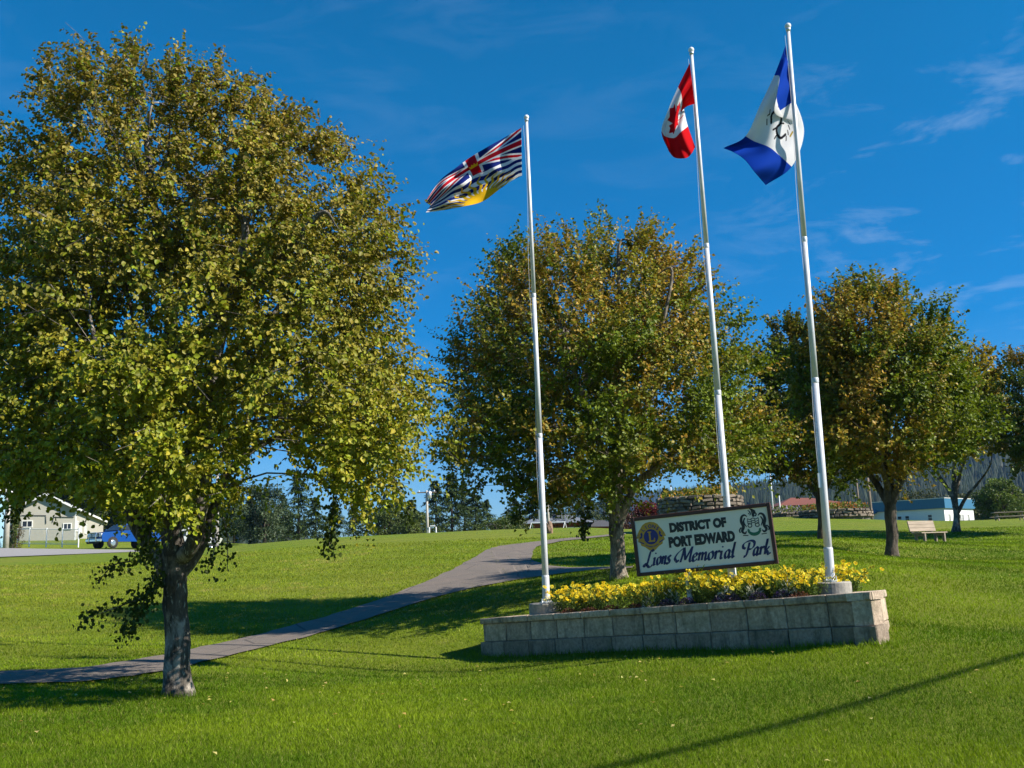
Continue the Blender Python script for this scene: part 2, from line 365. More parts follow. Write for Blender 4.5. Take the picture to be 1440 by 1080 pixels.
def in_quads(x, y, quads, grow=0.0):
    ins = np.zeros(len(x), bool)
    for q in quads:
        c = q.mean(0); q = c + (q-c)*(1+grow); mn, mx = q.min(0), q.max(0)
        cand = np.where((x > mn[0]) & (x < mx[0]) & (y > mn[1]) & (y < mx[1]))[0]
        if not len(cand): continue
        s = []
        for a in range(4):
            p, r = q[a], q[(a+1) % 4]; s.append((r[0]-p[0])*(y[cand]-p[1])-(r[1]-p[1])*(x[cand]-p[0]))
        s = np.array(s); ins[cand] |= (s >= 0).all(0) | (s <= 0).all(0)
    return ins
# road at upper left with its bare gravel edge
def ribbon_world(name, ctr, widths, material, lift):
    vs = []
    ctr = np.array(ctr, float); t = np.gradient(ctr, axis=0); nrm = np.stack([-t[:, 1], t[:, 0]], -1); nrm /= np.linalg.norm(nrm, axis=1)[:, None]
    nn = 9
    for c, q, w in zip(ctr, nrm, widths):
        for u in np.linspace(-.5, .5, nn):
            p = c+q*w*u; vs.append([p[0], p[1], TZ(p[0], p[1])+lift])
    r = len(ctr); ii, jj = np.meshgrid(np.arange(nn-1), np.arange(r-1)); b0 = (jj*nn+ii).ravel()
    o = link(name, fast_mesh(name, np.array(vs), np.stack([b0, b0+1, b0+nn+1, b0+nn], -1), material, True)); return tag(o, kind='structure')
def dens(pts, n=60):
    pts = np.array(pts, float); s = np.r_[0, np.cumsum(np.linalg.norm(np.diff(pts, axis=0), axis=1))]
    u = np.linspace(0, s[-1], n); out = np.stack([np.interp(u, s, pts[:, 0]), np.interp(u, s, pts[:, 1])], -1)
    for _ in range(6): o2 = out.copy(); o2[1:-1] = (out[:-2]+2*out[1:-1]+out[2:])/4; out = o2
    return out
ROADM = mat('gravel_road', (.30, .285, .275), (.19, .18, .175), 20, .95, bmp=.4, bdist=.02)
VERGE = mat('bare_soil_edge', (.20, .15, .09), (.11, .10, .035), 3, .95, bmp=.6, bdist=.03)
rc = dens([(-90, 61), (-45, 61.5), (-31, 64), (-23, 70), (-14, 79), (-8, 95), (-6, 130)])
ribbon_world('road', rc, list(np.interp(np.arange(60), [0, 22, 34, 59], [20, 20, 9, 7])), ROADM, .05)
ribbon_world('road_edge', dens([(-90, 50.2), (-45, 50.8), (-30, 54.4), (-24, 60)]), [1.5+.5*math.sin(i*.9) for i in range(60)], VERGE, .04)
# ------------------------------------------------------------------ planter of split-face blocks
def wall_block(L, h, d, b=.012, rough=.004, seed=0):
    """block with chamfered arrises and an uneven split face (front is -y); origin at its top front left corner"""
    r = random.Random(seed); mb = MB()
    nx_, nz_ = 4, 2
    fr = {}
    for i in range(nx_+1):
        for k in range(nz_+1):
            edge = i in (0, nx_) or k in (0, nz_)
            fr[i, k] = len(mb.v); mb.v.append((b + (L-2*b)*i/nx_, (0 if edge else -rough*1.2) + r.uniform(-rough, rough)*.6, -h + b + (h-2*b)*k/nz_))
    for i in range(nx_):
        for k in range(nz_): mb.f.append((fr[i, k], fr[i+1, k], fr[i+1, k+1], fr[i, k+1])); mb.m.append(0)
    o = len(mb.v); mb.v += [(0, b, -h), (L, b, -h), (L, b, 0), (0, b, 0), (0, d, -h), (L, d, -h), (L, d, 0), (0, d, 0)]
    bl = [fr[i, 0] for i in range(nx_+1)]; tp = [fr[i, nz_] for i in range(nx_+1)]; lf = [fr[0, k] for k in range(nz_+1)]; rt = [fr[nx_, k] for k in range(nz_+1)]
    for f in (tuple(bl[::-1])+(o, o+1), tuple(tp)+(o+2, o+3), tuple(lf)+(o+3, o), tuple(rt[::-1])+(o+1, o+2),
              (o, o+3, o+7, o+4), (o+1, o+5, o+6, o+2), (o+3, o+2, o+6, o+7), (o, o+4, o+5, o+1), (o+4, o+7, o+6, o+5)): mb.f.append(f); mb.m.append(0)
    return mb
PM = Matrix([[_ex[i], _ey[i], _ez[i], PL_A[i]] for i in range(3)] + [[0, 0, 0, 1]])
planter = empty('planter_wall', None, 'long raised planter wall of weathered grey concrete blocks around the yellow flowers', 'planter wall', mat=PM)
PDEP = 1.7
BLK = [wall_block(.60, .30, .24, seed=i).mesh('block', BLOCK) for i in range(5)]
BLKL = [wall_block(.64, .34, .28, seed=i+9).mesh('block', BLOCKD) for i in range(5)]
CAPS = [wall_block(.62, .095, .32, .01, .003, seed=i+20).mesh('cap_slab', CAPM) for i in range(4)]
def lay(name, pool, p0, p1, z, step, inset=0.0, drop=0):
    """lay pieces from p0 to p1 (local xy of the front face line)"""
    p0 = np.array(p0, float); p1 = np.array(p1, float); L = np.linalg.norm(p1-p0); n = max(1, round(L/step)); w = L/n; a = math.atan2(*(p1-p0)[::-1])
    e = (p1-p0)/L; nrm = np.array([-e[1], e[0]])
    for i in range(n):
        me = random.choice(pool); src = step
        o = link(name, me, planter); q = p0+e*(w*i+.004) + nrm*(inset + random.uniform(-.003, .003))
        o.location = (q[0]+e[0]*.002, q[1]+e[1]*.002, z + random.uniform(-.002, .002)); o.rotation_euler = (0, 0, a)
        o.scale = ((w-.013)/{'cap_slab': .62}.get(name, .60 if pool is BLK else .64), 1, 1)
ENDV = np.array([-.48+0, 0])  # placeholder
_ed = np.array([.44*_ex[0]+.898*_ex[1], .44*_ey[0]+.898*_ey[1]]); _ed /= np.linalg.norm(_ed)   # direction of the right end in local axes
RF = (PLW, 0.0); RBk = (PLW+_ed[0]*1.45, _ed[1]*1.45); LF = (0., 0.); LB = (.05, PDEP)
lay('cap_slab', CAPS, (LF[0]-.01, -.04), (RF[0]+.02, -.04), 0, .62)
lay('block', BLK, (.02, 0), (RF[0], 0), -.098, .60)
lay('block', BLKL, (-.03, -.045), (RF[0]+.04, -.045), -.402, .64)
lay('cap_slab', CAPS, (RF[0]+.035, .0), (RBk[0]+.03, RBk[1]), 0, .62)
lay('block', BLK, (RF[0], .0), RBk, -.098, .60)
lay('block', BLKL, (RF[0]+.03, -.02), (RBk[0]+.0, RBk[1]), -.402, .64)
lay('cap_slab', CAPS, LB, (0, .3), 0, .62)
lay('block', BLK, LB, (0, .245), -.098, .60)
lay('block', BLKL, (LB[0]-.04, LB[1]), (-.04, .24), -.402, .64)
lay('cap_slab', CAPS, (RBk[0]-.3, RBk[1]), (LB[0]+.3, LB[1]), 0, .62)
# soil sheet, a little uneven
sb = []; sf = []
NX_, NY_ = 60, 14
for j in range(NY_):
    for i in range(NX_):
        u = i/(NX_-1); w = j/(NY_-1); x = .12+(PLW-.1-.12)*u + w*(RBk[0]-PLW-.0)*u; y = .2+(PDEP-.32)*w
        sb.append((x, y, -.06+.035*mnoise.noise((x*3, y*3, 1))+.02*mnoise.noise((x*11, y*11, 4))))
for j in range(NY_-1):
    for i in range(NX_-1): a = j*NX_+i; sf.append((a, a+1, a+NX_+1, a+NX_))
sm = bpy.data.meshes.new('soil'); sm.from_pydata(sb, [], sf); sm.materials.append(MULCH); link('soil', sm, planter)
def bed(x, y, z=-.06): return Vector(PLp(x, y, z))
def to_local(p): q = np.asarray(p)-PL_A; return np.array([q@_ex, q@_ey, q@_ez])
# ------------------------------------------------------------------ flagpoles
def flagpole(px_top, py_top, px_base, py_base, D, label, joints, base_r, base_h, r0=.072, base='concrete'):
    b = P(px_base, py_base, D); d = ray(px_top, py_top)
    # the top lies on the ray nearest to the vertical through the base
    t = ((b[0]-CAM[0])*d[0] + (b[1]-CAM[1])*d[1])/(d[0]**2+d[1]**2); top = CAM + d*t
    root = empty('flagpole', b, label, 'flagpole', 'flagpoles at the park sign')
    ax = Vector(top - b); H = ax.length
    mb = MB(); zs = [0] + [j for j in joints] + [1.0]
    rr = [r0, r0*.86, r0*.72, r0*.5]
    for i in range(len(zs)-1):
        ra = r0*(1-.52*zs[i]); rb = r0*(1-.52*zs[i+1])*1.0
        mb.tube([ax*zs[i], ax*(zs[i]+zs[i+1])/2, ax*zs[i+1]], [ra, (ra+rb)/2, rb*.97], 20)
    mb.build('shaft', POLEM, root, True)
    for j in joints:
        c = MB(); r_ = r0*(1-.52*j); c.tube([ax*j + ax.normalized()*q for q in (-.05, -.045, .02, .025)], [r_*1.02, r_*1.06, r_*1.06, r_*1.0], 20); c.build('joint_sleeve', POLEM, root, True)
    s = MB(); s.tube([ax.normalized()*q for q in (.02, .03, .44, .455, .46)], [r0*1.13, r0*1.13, r0*1.12, r0*1.11, r0*1.0], 20); s.build('base_sleeve', POLEM, root, True)
    f = MB(); f.tube([Vector((0, 0, .0)), Vector((0, 0, .02)), Vector((0, 0, .035))], [r0*2.0, r0*2.0, r0*1.4], 20)
    for k in range(4):
        a = k*math.pi/2+.6; f.tube([Vector((math.cos(a)*r0*1.65, math.sin(a)*r0*1.65, 0)), Vector((math.cos(a)*r0*1.65, math.sin(a)*r0*1.65, .075))], .012, 6)
    f.build('base_plate', ALU, root)
    tk = MB(); tk.tube([ax, ax+ax.normalized()*.05], [.034, .038], 14); tk.build('pulley_truck', ALU, root, True)
    k = MB(); k.ball(ax+ax.normalized()*.085, .048, 16); k.build('ball_finial', WHITEM, root, True)
    # halyard with its cleat
    side = Vector((-.065, -.03, 0)); h = MB()
    N = 26
    h.tube([ax*(.16+.83*i/N) + side*(.85+.25*math.sin(i*.5)) for i in range(N+1)], .0035, 4); h.build('halyard', WHITEM, root)
    cl = MB(); cl.box(ax*.17+side*.75, (.05, .03, .2)); cl.build('cleat', ALU, root)
    c = MB(); c.lathe((0, 0, -base_h), [(base_r*.995, -.25), (base_r, 0), (base_r, base_h-.015), (base_r-.015, base_h-.001), (.01, base_h-.001)], 36)
    c.build('concrete_footing', CONC, root)
    return root, b, top
POLEM = mat('pole_paint', (.64, .65, .68), (.54, .56, .60), 5, .35, .04, bmp=.02)
poleR = flagpole(1108.5, 44, 1168, 818, 13.9, 'tallest white flagpole at the right end of the planter, with the blue and white flag', (.345, .60), .27, .20, .057)
poleM = flagpole(972.5, 77, 1031, 826, 15.1, 'white flagpole behind the park sign flying the red and white flag', (.345, .62), .2, .12, .056)
poleL = flagpole(740.5, 171, 768.5, 848, 17.35, 'leftmost white flagpole at the left end of the planter', (.33, .62), .30, .20, .057)
# ------------------------------------------------------------------ flags
def catmull(ctrl, n):
    c = np.array(ctrl, float); m = len(c); t = np.linspace(0, m-1, n); i = np.clip(t.astype(int), 0, m-2); f = (t-i)[:, None]
    g = lambda k: c[np.clip(k, 0, m-1)]
    p0 = np.where((i-1 < 0)[:, None], 2*c[0]-c[1], g(i-1)); p3 = np.where((i+2 > m-1)[:, None], 2*c[-1]-c[-2], g(i+2)); p1, p2 = g(i), g(i+1)
    return .5*((2*p1)+(-p0+p2)*f+(2*p0-5*p1+4*p2-p3)*f**2+(-p0+3*p1-3*p2+p3)*f**3)
def flag(name, grid, us, zoom, D, pattern, label, ripple, nu=320, nv=200):
    """grid[v][u] = (x, y, depth offset) in a zoomed crop; zoom = (scale, ox, oy)"""
    g = np.array(grid, float); g[..., 0] = g[..., 0]/zoom[0]+zoom[1]; g[..., 1] = g[..., 1]/zoom[0]+zoom[2]
    rows = []
    for r in g:
        s = catmull(r, 200); uu = np.interp(np.linspace(0, len(us)-1, 200), np.arange(len(us)), us)
        rows.append(np.stack([np.interp(np.linspace(0, 1, nu), uu, s[:, k]) for k in range(3)], -1))
    rows = np.array(rows); full = np.stack([catmull(rows[:, i], nv) for i in range(nu)], 1)       # nv, nu, 3
    U, W = np.meshgrid(np.linspace(0, 1, nu), np.linspace(0, 1, nv))
    pts = P(full[..., 0], full[..., 1], D + full[..., 2] + ripple(U, W))
    vv = pts.reshape(-1, 3); ii, jj = np.meshgrid(np.arange(nu-1), np.arange(nv-1)); b0 = (jj*nu+ii).ravel()
    cols = pattern(U.ravel(), W.ravel())
    o = link(name, fast_mesh(name, vv - vv[0], np.stack([b0, b0+1, b0+nu+1, b0+nu], -1), CLOTH, True, cols)); o.location = vv[0]
    sd = o.modifiers.new('thickness', 'SOLIDIFY'); sd.thickness = .002
    return tag(o, label, 'flag')
def seg(x, y, a, b):
    ax_, ay = a; bx, by = b; dx, dy = bx-ax_, by-ay; t = np.clip(((x-ax_)*dx+(y-ay)*dy)/(dx*dx+dy*dy), 0, 1); return np.hypot(x-ax_-t*dx, y-ay-t*dy)
def inpoly(x, y, poly):
    ins = np.zeros(x.shape, bool); n = len(poly)
    for i in range(n):
        x1, y1 = poly[i]; x2, y2 = poly[(i+1) % n]
        if y1 == y2: continue
        c = ((y1 > y) != (y2 > y)) & (x < (x2-x1)*(y-y1)/(y2-y1)+x1); ins ^= c
    return ins
FB, FR, FW, FGd = np.array(rgb('20307f')), np.array(rgb('d42034')), np.array([.82, .82, .84]), np.array([.85, .55, .02])
def pat_province(u, v):
    X = u*1.667; Y = v; c = np.tile(FB, (len(u), 1)).astype(float)
    d1 = np.minimum(seg(X, Y*3.33, (0, 0), (1.667, 1.667)), seg(X, Y*3.33, (0, 1.667), (1.667, 0)))
    top = Y < .5
    dd = np.minimum(np.abs(Y-X*.3), np.abs(Y-(.5-X*.3)))
    c[top & (dd < .058)] = FW; c[top & (dd < .024)] = FR
    hx, vx = np.abs(Y-.25), np.abs(X-.833)
    c[top & ((hx < .075) | (vx < .125))] = FW; c[top & ((hx < .045) | (vx < .08))] = FR
    crown = [(.77, .30), (.755, .21), (.79, .25), (.81, .19), (.833, .235), (.856, .19), (.876, .25), (.91, .21), (.896, .30)]
    c[inpoly(X, Y, crown)] = FGd
    low = ~top; w = (Y-.5) + .016*np.sin(X*2*math.pi/.4); k = np.floor(w/.0715).astype(int)
    c[low] = FB; c[low & (k % 2 == 0)] = FW
    dx, dy = X-.833, (1.0-Y); r = np.hypot(dx*.66, dy); th = np.arctan2(dy, dx*.66)
    saw = np.abs(((th/math.pi*13) % 1)-.5)*2
    ray_ = r < 0
    wav = np.abs((((th + .05*np.sin(r*40))/math.pi*13) % 1)-.5)*2
    c[low & (r >= .16) & (wav < .8-(r-.16)/.38)] = FGd*.9
    c[low & (r < .17)] = FGd
    return c
def pat_maple(u, v):
    X = (u-.5)*2; Y = v-.5; c = np.tile(np.array(rgb('d2141f')), (len(u), 1)).astype(float)
    c[np.abs(X) < .5] = FW
    half = [(0, -.40), (.085, -.24), (.15, -.27), (.12, -.06), (.20, -.15), (.225, -.10), (.32, -.115), (.29, -.02), (.33, .0), (.16, .15), (.18, .20), (.015, .185), (.02, .38)]
    half = [(a*1.25, b*1.15) for a, b in half]; poly = half + [(-a, b) for a, b in half[::-1]]
    c[inpoly(X, Y, poly)] = np.array(rgb('d2141f')); return c
def pat_town(u, v):
    X = (u-.5)*1.667; Y = v-.5; c = np.tile(np.array(rgb('1247b8')), (len(u), 1)).astype(float)
    c[(np.abs(u-.5) < .25)] = FW
    blk = np.array([.02, .02, .03])
    def stroke(pts, w, col=blk):
        for a, b in zip(pts[:-1], pts[1:]): c[seg(X, Y, a, b) < w] = col
    S = catmull([(.12, -.11), (.02, -.14), (-.06, -.06), (-.02, .04), (.08, .05), (.15, .0), (.22, .04), (.24, .13), (.18, .19)], 26)
    stroke([tuple(q) for q in S], .017)
    stroke([(.15, .0), (.19, -.05)], .012); stroke([(.08, .05), (.06, .11)], .011); stroke([(.22, .04), (.28, .02)], .011)
    for k in range(4): stroke([(-.02+.07*k, .20+.005*k), (.02+.07*k, .24)], .008)
    stroke([(-.02, -.20), (.03, -.18), (.06, -.21)], .008); stroke([(.10, -.20), (.16, -.17)], .008)
    stroke([(-.22, -.1), (-.25, -.04)], .018, np.array([.03, .25, .08])); stroke([(-.25, -.1), (-.21, -.02)], .012, np.array([.03, .2, .1])); stroke([(-.21, .0), (-.23, .05)], .012)
    stroke([(.1, .3), (.16, .28)], .012, np.array([.5, .35, .05])); stroke([(.02, .30), (.07, .33)], .01)
    return c
Z5 = (6.355, 580, 150)
flag('provincial_flag', [
  [(972,190,0),(830,272,.25),(670,360,.1),(510,457,.3),(380,553,.15),(240,666,.35),(115,852,.1)],
  [(974,318,0),(842,375,.1),(688,450,.2),(545,530,.15),(412,612,.3),(276,712,.15),(138,868,.2)],
  [(976,438,0),(850,485,.2),(710,548,.05),(580,600,.3),(440,682,.1),(310,772,.3),(160,885,.1)],
  [(977,528,0),(866,578,.1),(742,650,.2),(606,726,.1),(448,790,.3),(298,850,.1),(138,917,.2)],
  [(978,616,0),(884,664,.2),(772,742,.1),(625,848,.25),(450,892,.1),(282,924,.3),(120,946,.1)]],
  [0, .17, .34, .5, .66, .83, 1], Z5, 17.0, pat_province, 'flag with red and white crosses above a golden sun, flying from the leftmost pole', lambda u, v: .10*u*np.sin(u*13+v*3.0)+.05*u*np.sin(v*14+u*6))
Z6 = (4.1538, 900, 20)
flag('national_flag', [
  [(291,285,0),(222,425,.12),(170,545,.2),(126,682,.1),(168,800,0)],
  [(300,362,0),(240,462,-.05),(186,575,.1),(146,712,.15),(204,838,.05)],
  [(308,425,0),(246,520,.1),(205,610,-.05),(200,722,.0),(268,840,-.1)],
  [(314,480,0),(238,570,.2),(226,618,.1),(236,690,-.1),(300,815,-.15)],
  [(320,522,0),(262,545,.35),(262,578,.25),(280,655,.0),(322,775,-.1)]],
  [0, .25, .5, .75, 1], Z6, 14.9, pat_maple, 'red and white maple leaf flag hanging folded from the middle pole', lambda u, v: .06*u*np.sin(u*9+v*6)+.02*np.sin(v*17+u*4))
flag('town_flag', [
  [(851,182,0),(784,358,.0),(700,535,.1),(617,712,.05),(487,782,.2)],
  [(862,255,.02),(815,368,-.12),(745,560,.0),(668,742,.1),(545,805,.1)],
  [(872,330,.03),(800,470,-.15),(812,598,.05),(752,775,.0),(612,850,.1)],
  [(880,415,.04),(790,572,-.1),(880,640,.15),(812,822,.1),(672,925,.0)],
  [(888,500,.05),(905,505,.12),(958,690,.3),(886,890,.2),(735,998,.1)]],
  [0, .25, .5, .75, 1], Z6, 13.85, pat_town, 'blue and white banded flag with a dark emblem on the right hand pole', lambda u, v: .07*u*np.sin(u*8+v*5)+.02*np.sin(v*15+u*7))
# ------------------------------------------------------------------ park sign
s_tl, s_tr = P(892.5, 728, 15.3), P(1089, 706, 14.6); s_bl, s_br = P(896.7, 811, 15.3), P(1095, 793, 14.6)
sx = Vector((s_tr+s_br-s_tl-s_bl)/2); SW = sx.length; sx.normalize()
sz = Vector((s_tl+s_tr-s_bl-s_br)/2); SH = sz.length; sz = (sz - sx*sz.dot(sx)).normalized(); sy = sz.cross(sx)
SM = Matrix([[sx[i], sy[i], sz[i], float((s_bl)[i])] for i in range(3)] + [[0, 0, 0, 1]])
sign = empty('park_sign', None, 'white park name sign in a brown wooden frame above the yellow flowers', 'sign', mat=SM)
FRW = .055                                                     # frame width
m_ = MB(); m_.bevbox((SW/2, .0, SH/2), (SW-2*FRW+.01, .03, SH-2*FRW+.01), .003); m_.build('sign_board', SIGNWHITE, sign)
for nme, c, d in (('frame_rail', (SW/2, 0, FRW/2), (SW-2*FRW-.004, .075, FRW)), ('frame_rail', (SW/2, 0, SH-FRW/2), (SW-2*FRW-.004, .075, FRW)),
                  ('frame_post', (FRW/2, 0, SH/2), (FRW, .085, SH)), ('frame_post', (SW-FRW/2, 0, SH/2), (FRW, .085, SH))):
    q = MB(); q.bevbox(c, d, .006); q.build(nme, BROWNW, sign)
for x in (.74, SW-.42-.25):
    q = MB(); q.bevbox((x, .065, SH/2-.5), (.075, .05, SH+.95), .004); q.build('support_post', WHITEM, sign)
FU, FVv = SW-2*FRW, SH-2*FRW
def fp(u, v, off=.0165): return (FRW+u*FU, -off, FRW+v*FVv)
def flatpoly(mb, pts, off, m=0, th=.002):
    """pts in face units (u, v); a thin proud plate"""
    n = len(pts); front = [fp(u, v, off+th) for u, v in pts]; back = [fp(u, v, off-.001) for u, v in pts]
    area = sum(pts[i][0]*pts[(i+1) % n][1]-pts[(i+1) % n][0]*pts[i][1] for i in range(n))
    if area < 0: front = front[::-1]; back = back[::-1]
    mb.add(front+back, [tuple(range(n))] + [(i, n+i, n+(i+1) % n, (i+1) % n) for i in range(n)], m)
ASP = FU/FVv
def text_part(txt, u0, u1, v0, v1, m, name, bold=.02, off=.0155):
    cu = bpy.data.curves.new('txt', 'FONT'); cu.body = txt; cu.size = 1; cu.offset = bold; cu.extrude = .01; cu.space_character = 1.02; cu.resolution_u = 4
    ob = bpy.data.objects.new('txt', cu); COL.objects.link(ob); bpy.context.view_layer.update()
    me = bpy.data.meshes.new_from_object(ob.evaluated_get(bpy.context.evaluated_depsgraph_get())); bpy.data.objects.remove(ob)
    n = len(me.vertices); co = np.empty(n*3, np.float32); me.vertices.foreach_get('co', co); co = co.reshape(-1, 3); mn, mx = co.min(0), co.max(0)
    u = u0+(co[:, 0]-mn[0])/(mx[0]-mn[0])*(u1-u0); v = v0+(co[:, 1]-mn[1])/(mx[1]-mn[1])*(v1-v0); zz = (co[:, 2]-mn[2])/(mx[2]-mn[2])
    out = np.stack([FRW+u*FU, -(off+.0035*zz), FRW+v*FVv], -1); me.vertices.foreach_set('co', out.astype(np.float32).ravel()); me.materials.clear(); me.materials.append(m); me.update()
    return link(name, me, sign)
text_part('DISTRICT OF', .262, .692, .70, .89, BLACKP, 'lettering', .075)
text_part('PORT EDWARD', .243, .742, .415, .625, BLACKP, 'lettering', .075)
# script lettering written with a broad nib
def nib(mb, strokes, x0, y0, s, off=.0155, slant=.32, w=.24, ang=35, thin=.05):
    a = math.radians(ang); nx_, ny_ = math.cos(a), math.sin(a)
    for st in strokes:
        c = catmull(st, max(12, 7*len(st)))
        t = np.gradient(c, axis=0); t /= np.linalg.norm(t, axis=1)[:, None]+1e-9
        wd = np.abs(t[:, 0]*ny_ - t[:, 1]*nx_)*w*.5 + thin
        n = np.stack([-t[:, 1], t[:, 0]], -1); L_, R_ = c+n*wd[:, None], c-n*wd[:, None]
        def mp_(q): return fp(x0+(q[0]+q[1]*slant)*s/ASP, y0+q[1]*s, off+.0035)
        def mq_(q): return fp(x0+(q[0]+q[1]*slant)*s/ASP, y0+q[1]*s, off)
        k = len(c); vs = [mp_(q) for q in L_]+[mp_(q) for q in R_]+[mq_(q) for q in L_]+[mq_(q) for q in R_]
        fs = [(i, k+i, k+i+1, i+1) for i in range(k-1)] + [(i+1, 2*k+i+1, 2*k+i, i) for i in range(k-1)] + [(k+i, 3*k+i, 3*k+i+1, k+i+1) for i in range(k-1)]
        mb.add(vs, fs)
GL = {  # strokes in units of x-height
 'L': (1.5, [[(1.25,1.75),(1.0,2.0),(.72,1.7),(.62,1.0),(.5,.25),(.2,-.1),(-.1,.02),(.1,.22),(.5,.05),(.9,-.22),(1.3,-.18),(1.5,.05)]]),
 'i': (.66, [[(.02,.72),(.2,.98)],[(.2,.98),(.2,.5),(.22,.1),(.36,.0),(.44,.12)],[(.2,1.4),(.28,1.55)]]),
 'o': (.85, [[(.42,1.0),(.1,.8),(.06,.35),(.28,.0),(.6,.15),(.7,.6),(.5,.98),(.36,.96)]]),
 'n': (.95, [[(.0,.75),(.15,.98),(.16,.5),(.16,.0)],[(.16,.55),(.4,.92),(.6,.95),(.66,.7),(.66,.15),(.78,.0),(.95,.2)]]),
 's': (.72, [[(.58,.85),(.38,1.0),(.16,.82),(.3,.55),(.52,.32),(.42,.04),(.16,.0),(.04,.16)]]),
 'M': (1.75, [[(-.55,.25),(-.75,.6),(-.5,1.15),(.0,1.6),(.35,1.85)],[(-.55,.25),(-.3,.1),(-.15,.35)],[(.35,1.85),(.3,1.0),(.15,.0)],[(.35,1.85),(.6,1.0),(.8,.25)],[(.8,.25),(1.15,1.1),(1.5,1.9)],[(1.5,1.9),(1.46,1.0),(1.45,.2),(1.62,.0),(1.85,.2)]]),
 'e': (.75, [[(.08,.48),(.4,.55),(.56,.78),(.4,1.0),(.14,.82),(.06,.4),(.22,.02),(.5,.06),(.68,.28)]]),
 'm': (1.4, [[(.0,.75),(.15,.98),(.16,.5),(.16,.0)],[(.16,.55),(.36,.92),(.54,.93),(.6,.65),(.6,.0)],[(.6,.55),(.82,.92),(1.0,.93),(1.06,.65),(1.08,.15),(1.2,.0),(1.36,.2)]]),
 'r': (.68, [[(.0,.75),(.15,.98),(.16,.5),(.16,.0)],[(.16,.6),(.34,.94),(.55,.96),(.6,.8)]]),
 'a': (.9, [[(.62,.88),(.36,1.0),(.1,.7),(.08,.25),(.28,.0),(.52,.25),(.64,.6)],[(.66,.98),(.62,.5),(.64,.1),(.76,.0),(.9,.2)]]),
 'l': (.5, [[(.05,.6),(.2,1.3),(.24,1.95)],[(.24,1.95),(.2,1.0),(.2,.2),(.32,.0),(.48,.2)]]),
 'P': (1.35, [[(.55,1.7),(.5,1.0),(.42,.3),(.25,-.05),(.0,.0)],[(.1,.95),(-.3,1.1),(-.35,1.5),(.1,1.8),(.8,1.9),(1.3,1.65),(1.3,1.15),(.95,.85),(.55,.85)]]),
 'k': (.95, [[(.05,.6),(.2,1.3),(.2,1.95)],[(.2,1.95),(.16,1.0),(.16,.0)],[(.68,.98),(.4,.62),(.2,.48)],[(.24,.5),(.5,.3),(.66,.02),(.85,.02),(1.0,.2)]])}
def script_word(wd, u0, v0, s, kern=.04):
    mb = MB(); x = u0
    for ch in wd:
        adv, st = GL[ch]; nib(mb, st, x, v0, s); x += (adv+kern)*s/ASP
    mb.build('lettering', NAVYP, sign); return x
def word_len(wd, s, kern=.04): return sum(GL[c][0]+kern for c in wd)*s/ASP
XH = .145
for wd, ua, ub in (('Lions', .035, .245), ('Memorial', .305, .735), ('Park', .785, .985)):
    k = (ub-ua)/word_len(wd, XH)/1.04; mb = MB(); x = ua
    for ch in wd:
        adv, st = GL[ch]; st2 = [[(a*k, b) for a, b in q] for q in st]; nib(mb, st2, x, .125, XH); x += (adv+.04)*XH/ASP*k
    mb.build('lettering', NAVYP, sign)
# club emblem: gold shield-shaped roundel, blue disc with L, animal heads at the sides
def circ(cu, cv, ru, rv, n=28, a0=0, a1=360): return [(cu+ru*math.cos(math.radians(a0+(a1-a0)*i/n)), cv+rv*math.sin(math.radians(a0+(a1-a0)*i/n))) for i in range(n + (0 if a1-a0 == 360 else 1))]
EC, EV = .113, .665; rv = .245; ru = rv/ASP
eb = MB()
outl = [(0,1.18),(.35,1.12),(.62,.95),(.78,.72),(.92,.55),(1.12,.2),(1.2,-.05),(1.02,-.05),(1.08,-.3),(.9,-.42),(.86,-.62),(.55,-.78),(.3,-1.0),(0,-1.2)]
outl = outl+[(-a, b) for a, b in outl[-2:0:-1]]
flatpoly(eb, [(EC+a*ru, EV+b*rv) for a, b in outl], .0155); eb.build('emblem_shield', GOLD, sign)
e2 = MB(); flatpoly(e2, circ(EC, EV-.0, ru*.58, rv*.60), .019)
for sgn in (-1, 1):
    flatpoly(e2, [(EC+sgn*a*ru, EV+b*rv) for a, b in [(.7,.42),(.84,.3),(.78,.12),(.95,.02),(.86,-.1),(.72,-.02),(.66,.2)]], .019)
    flatpoly(e2, [(EC+sgn*a*ru, EV+b*rv) for a, b in [(.62,-.55),(.98,-.34),(.94,-.28),(.6,-.46)]], .019)
    flatpoly(e2, [(EC+sgn*a*ru, EV+b*rv) for a, b in [(.98,.28),(1.06,.16),(1.0,.14)]], .019)
e2.build('emblem_disc', DKBLUE, sign)
e3 = MB(); flatpoly(e3, [(EC+a*ru, EV+b*rv) for a, b in [(-.24,.42),(.06,.42),(.06,.34),(-.02,.32),(-.02,-.28),(.2,-.28),(.24,-.12),(.32,-.12),(.30,-.4),(-.24,-.4),(-.24,-.32),(-.16,-.3),(-.16,.32),(-.24,.34)]], .0225)
e3.build('emblem_letter', GOLD, sign)
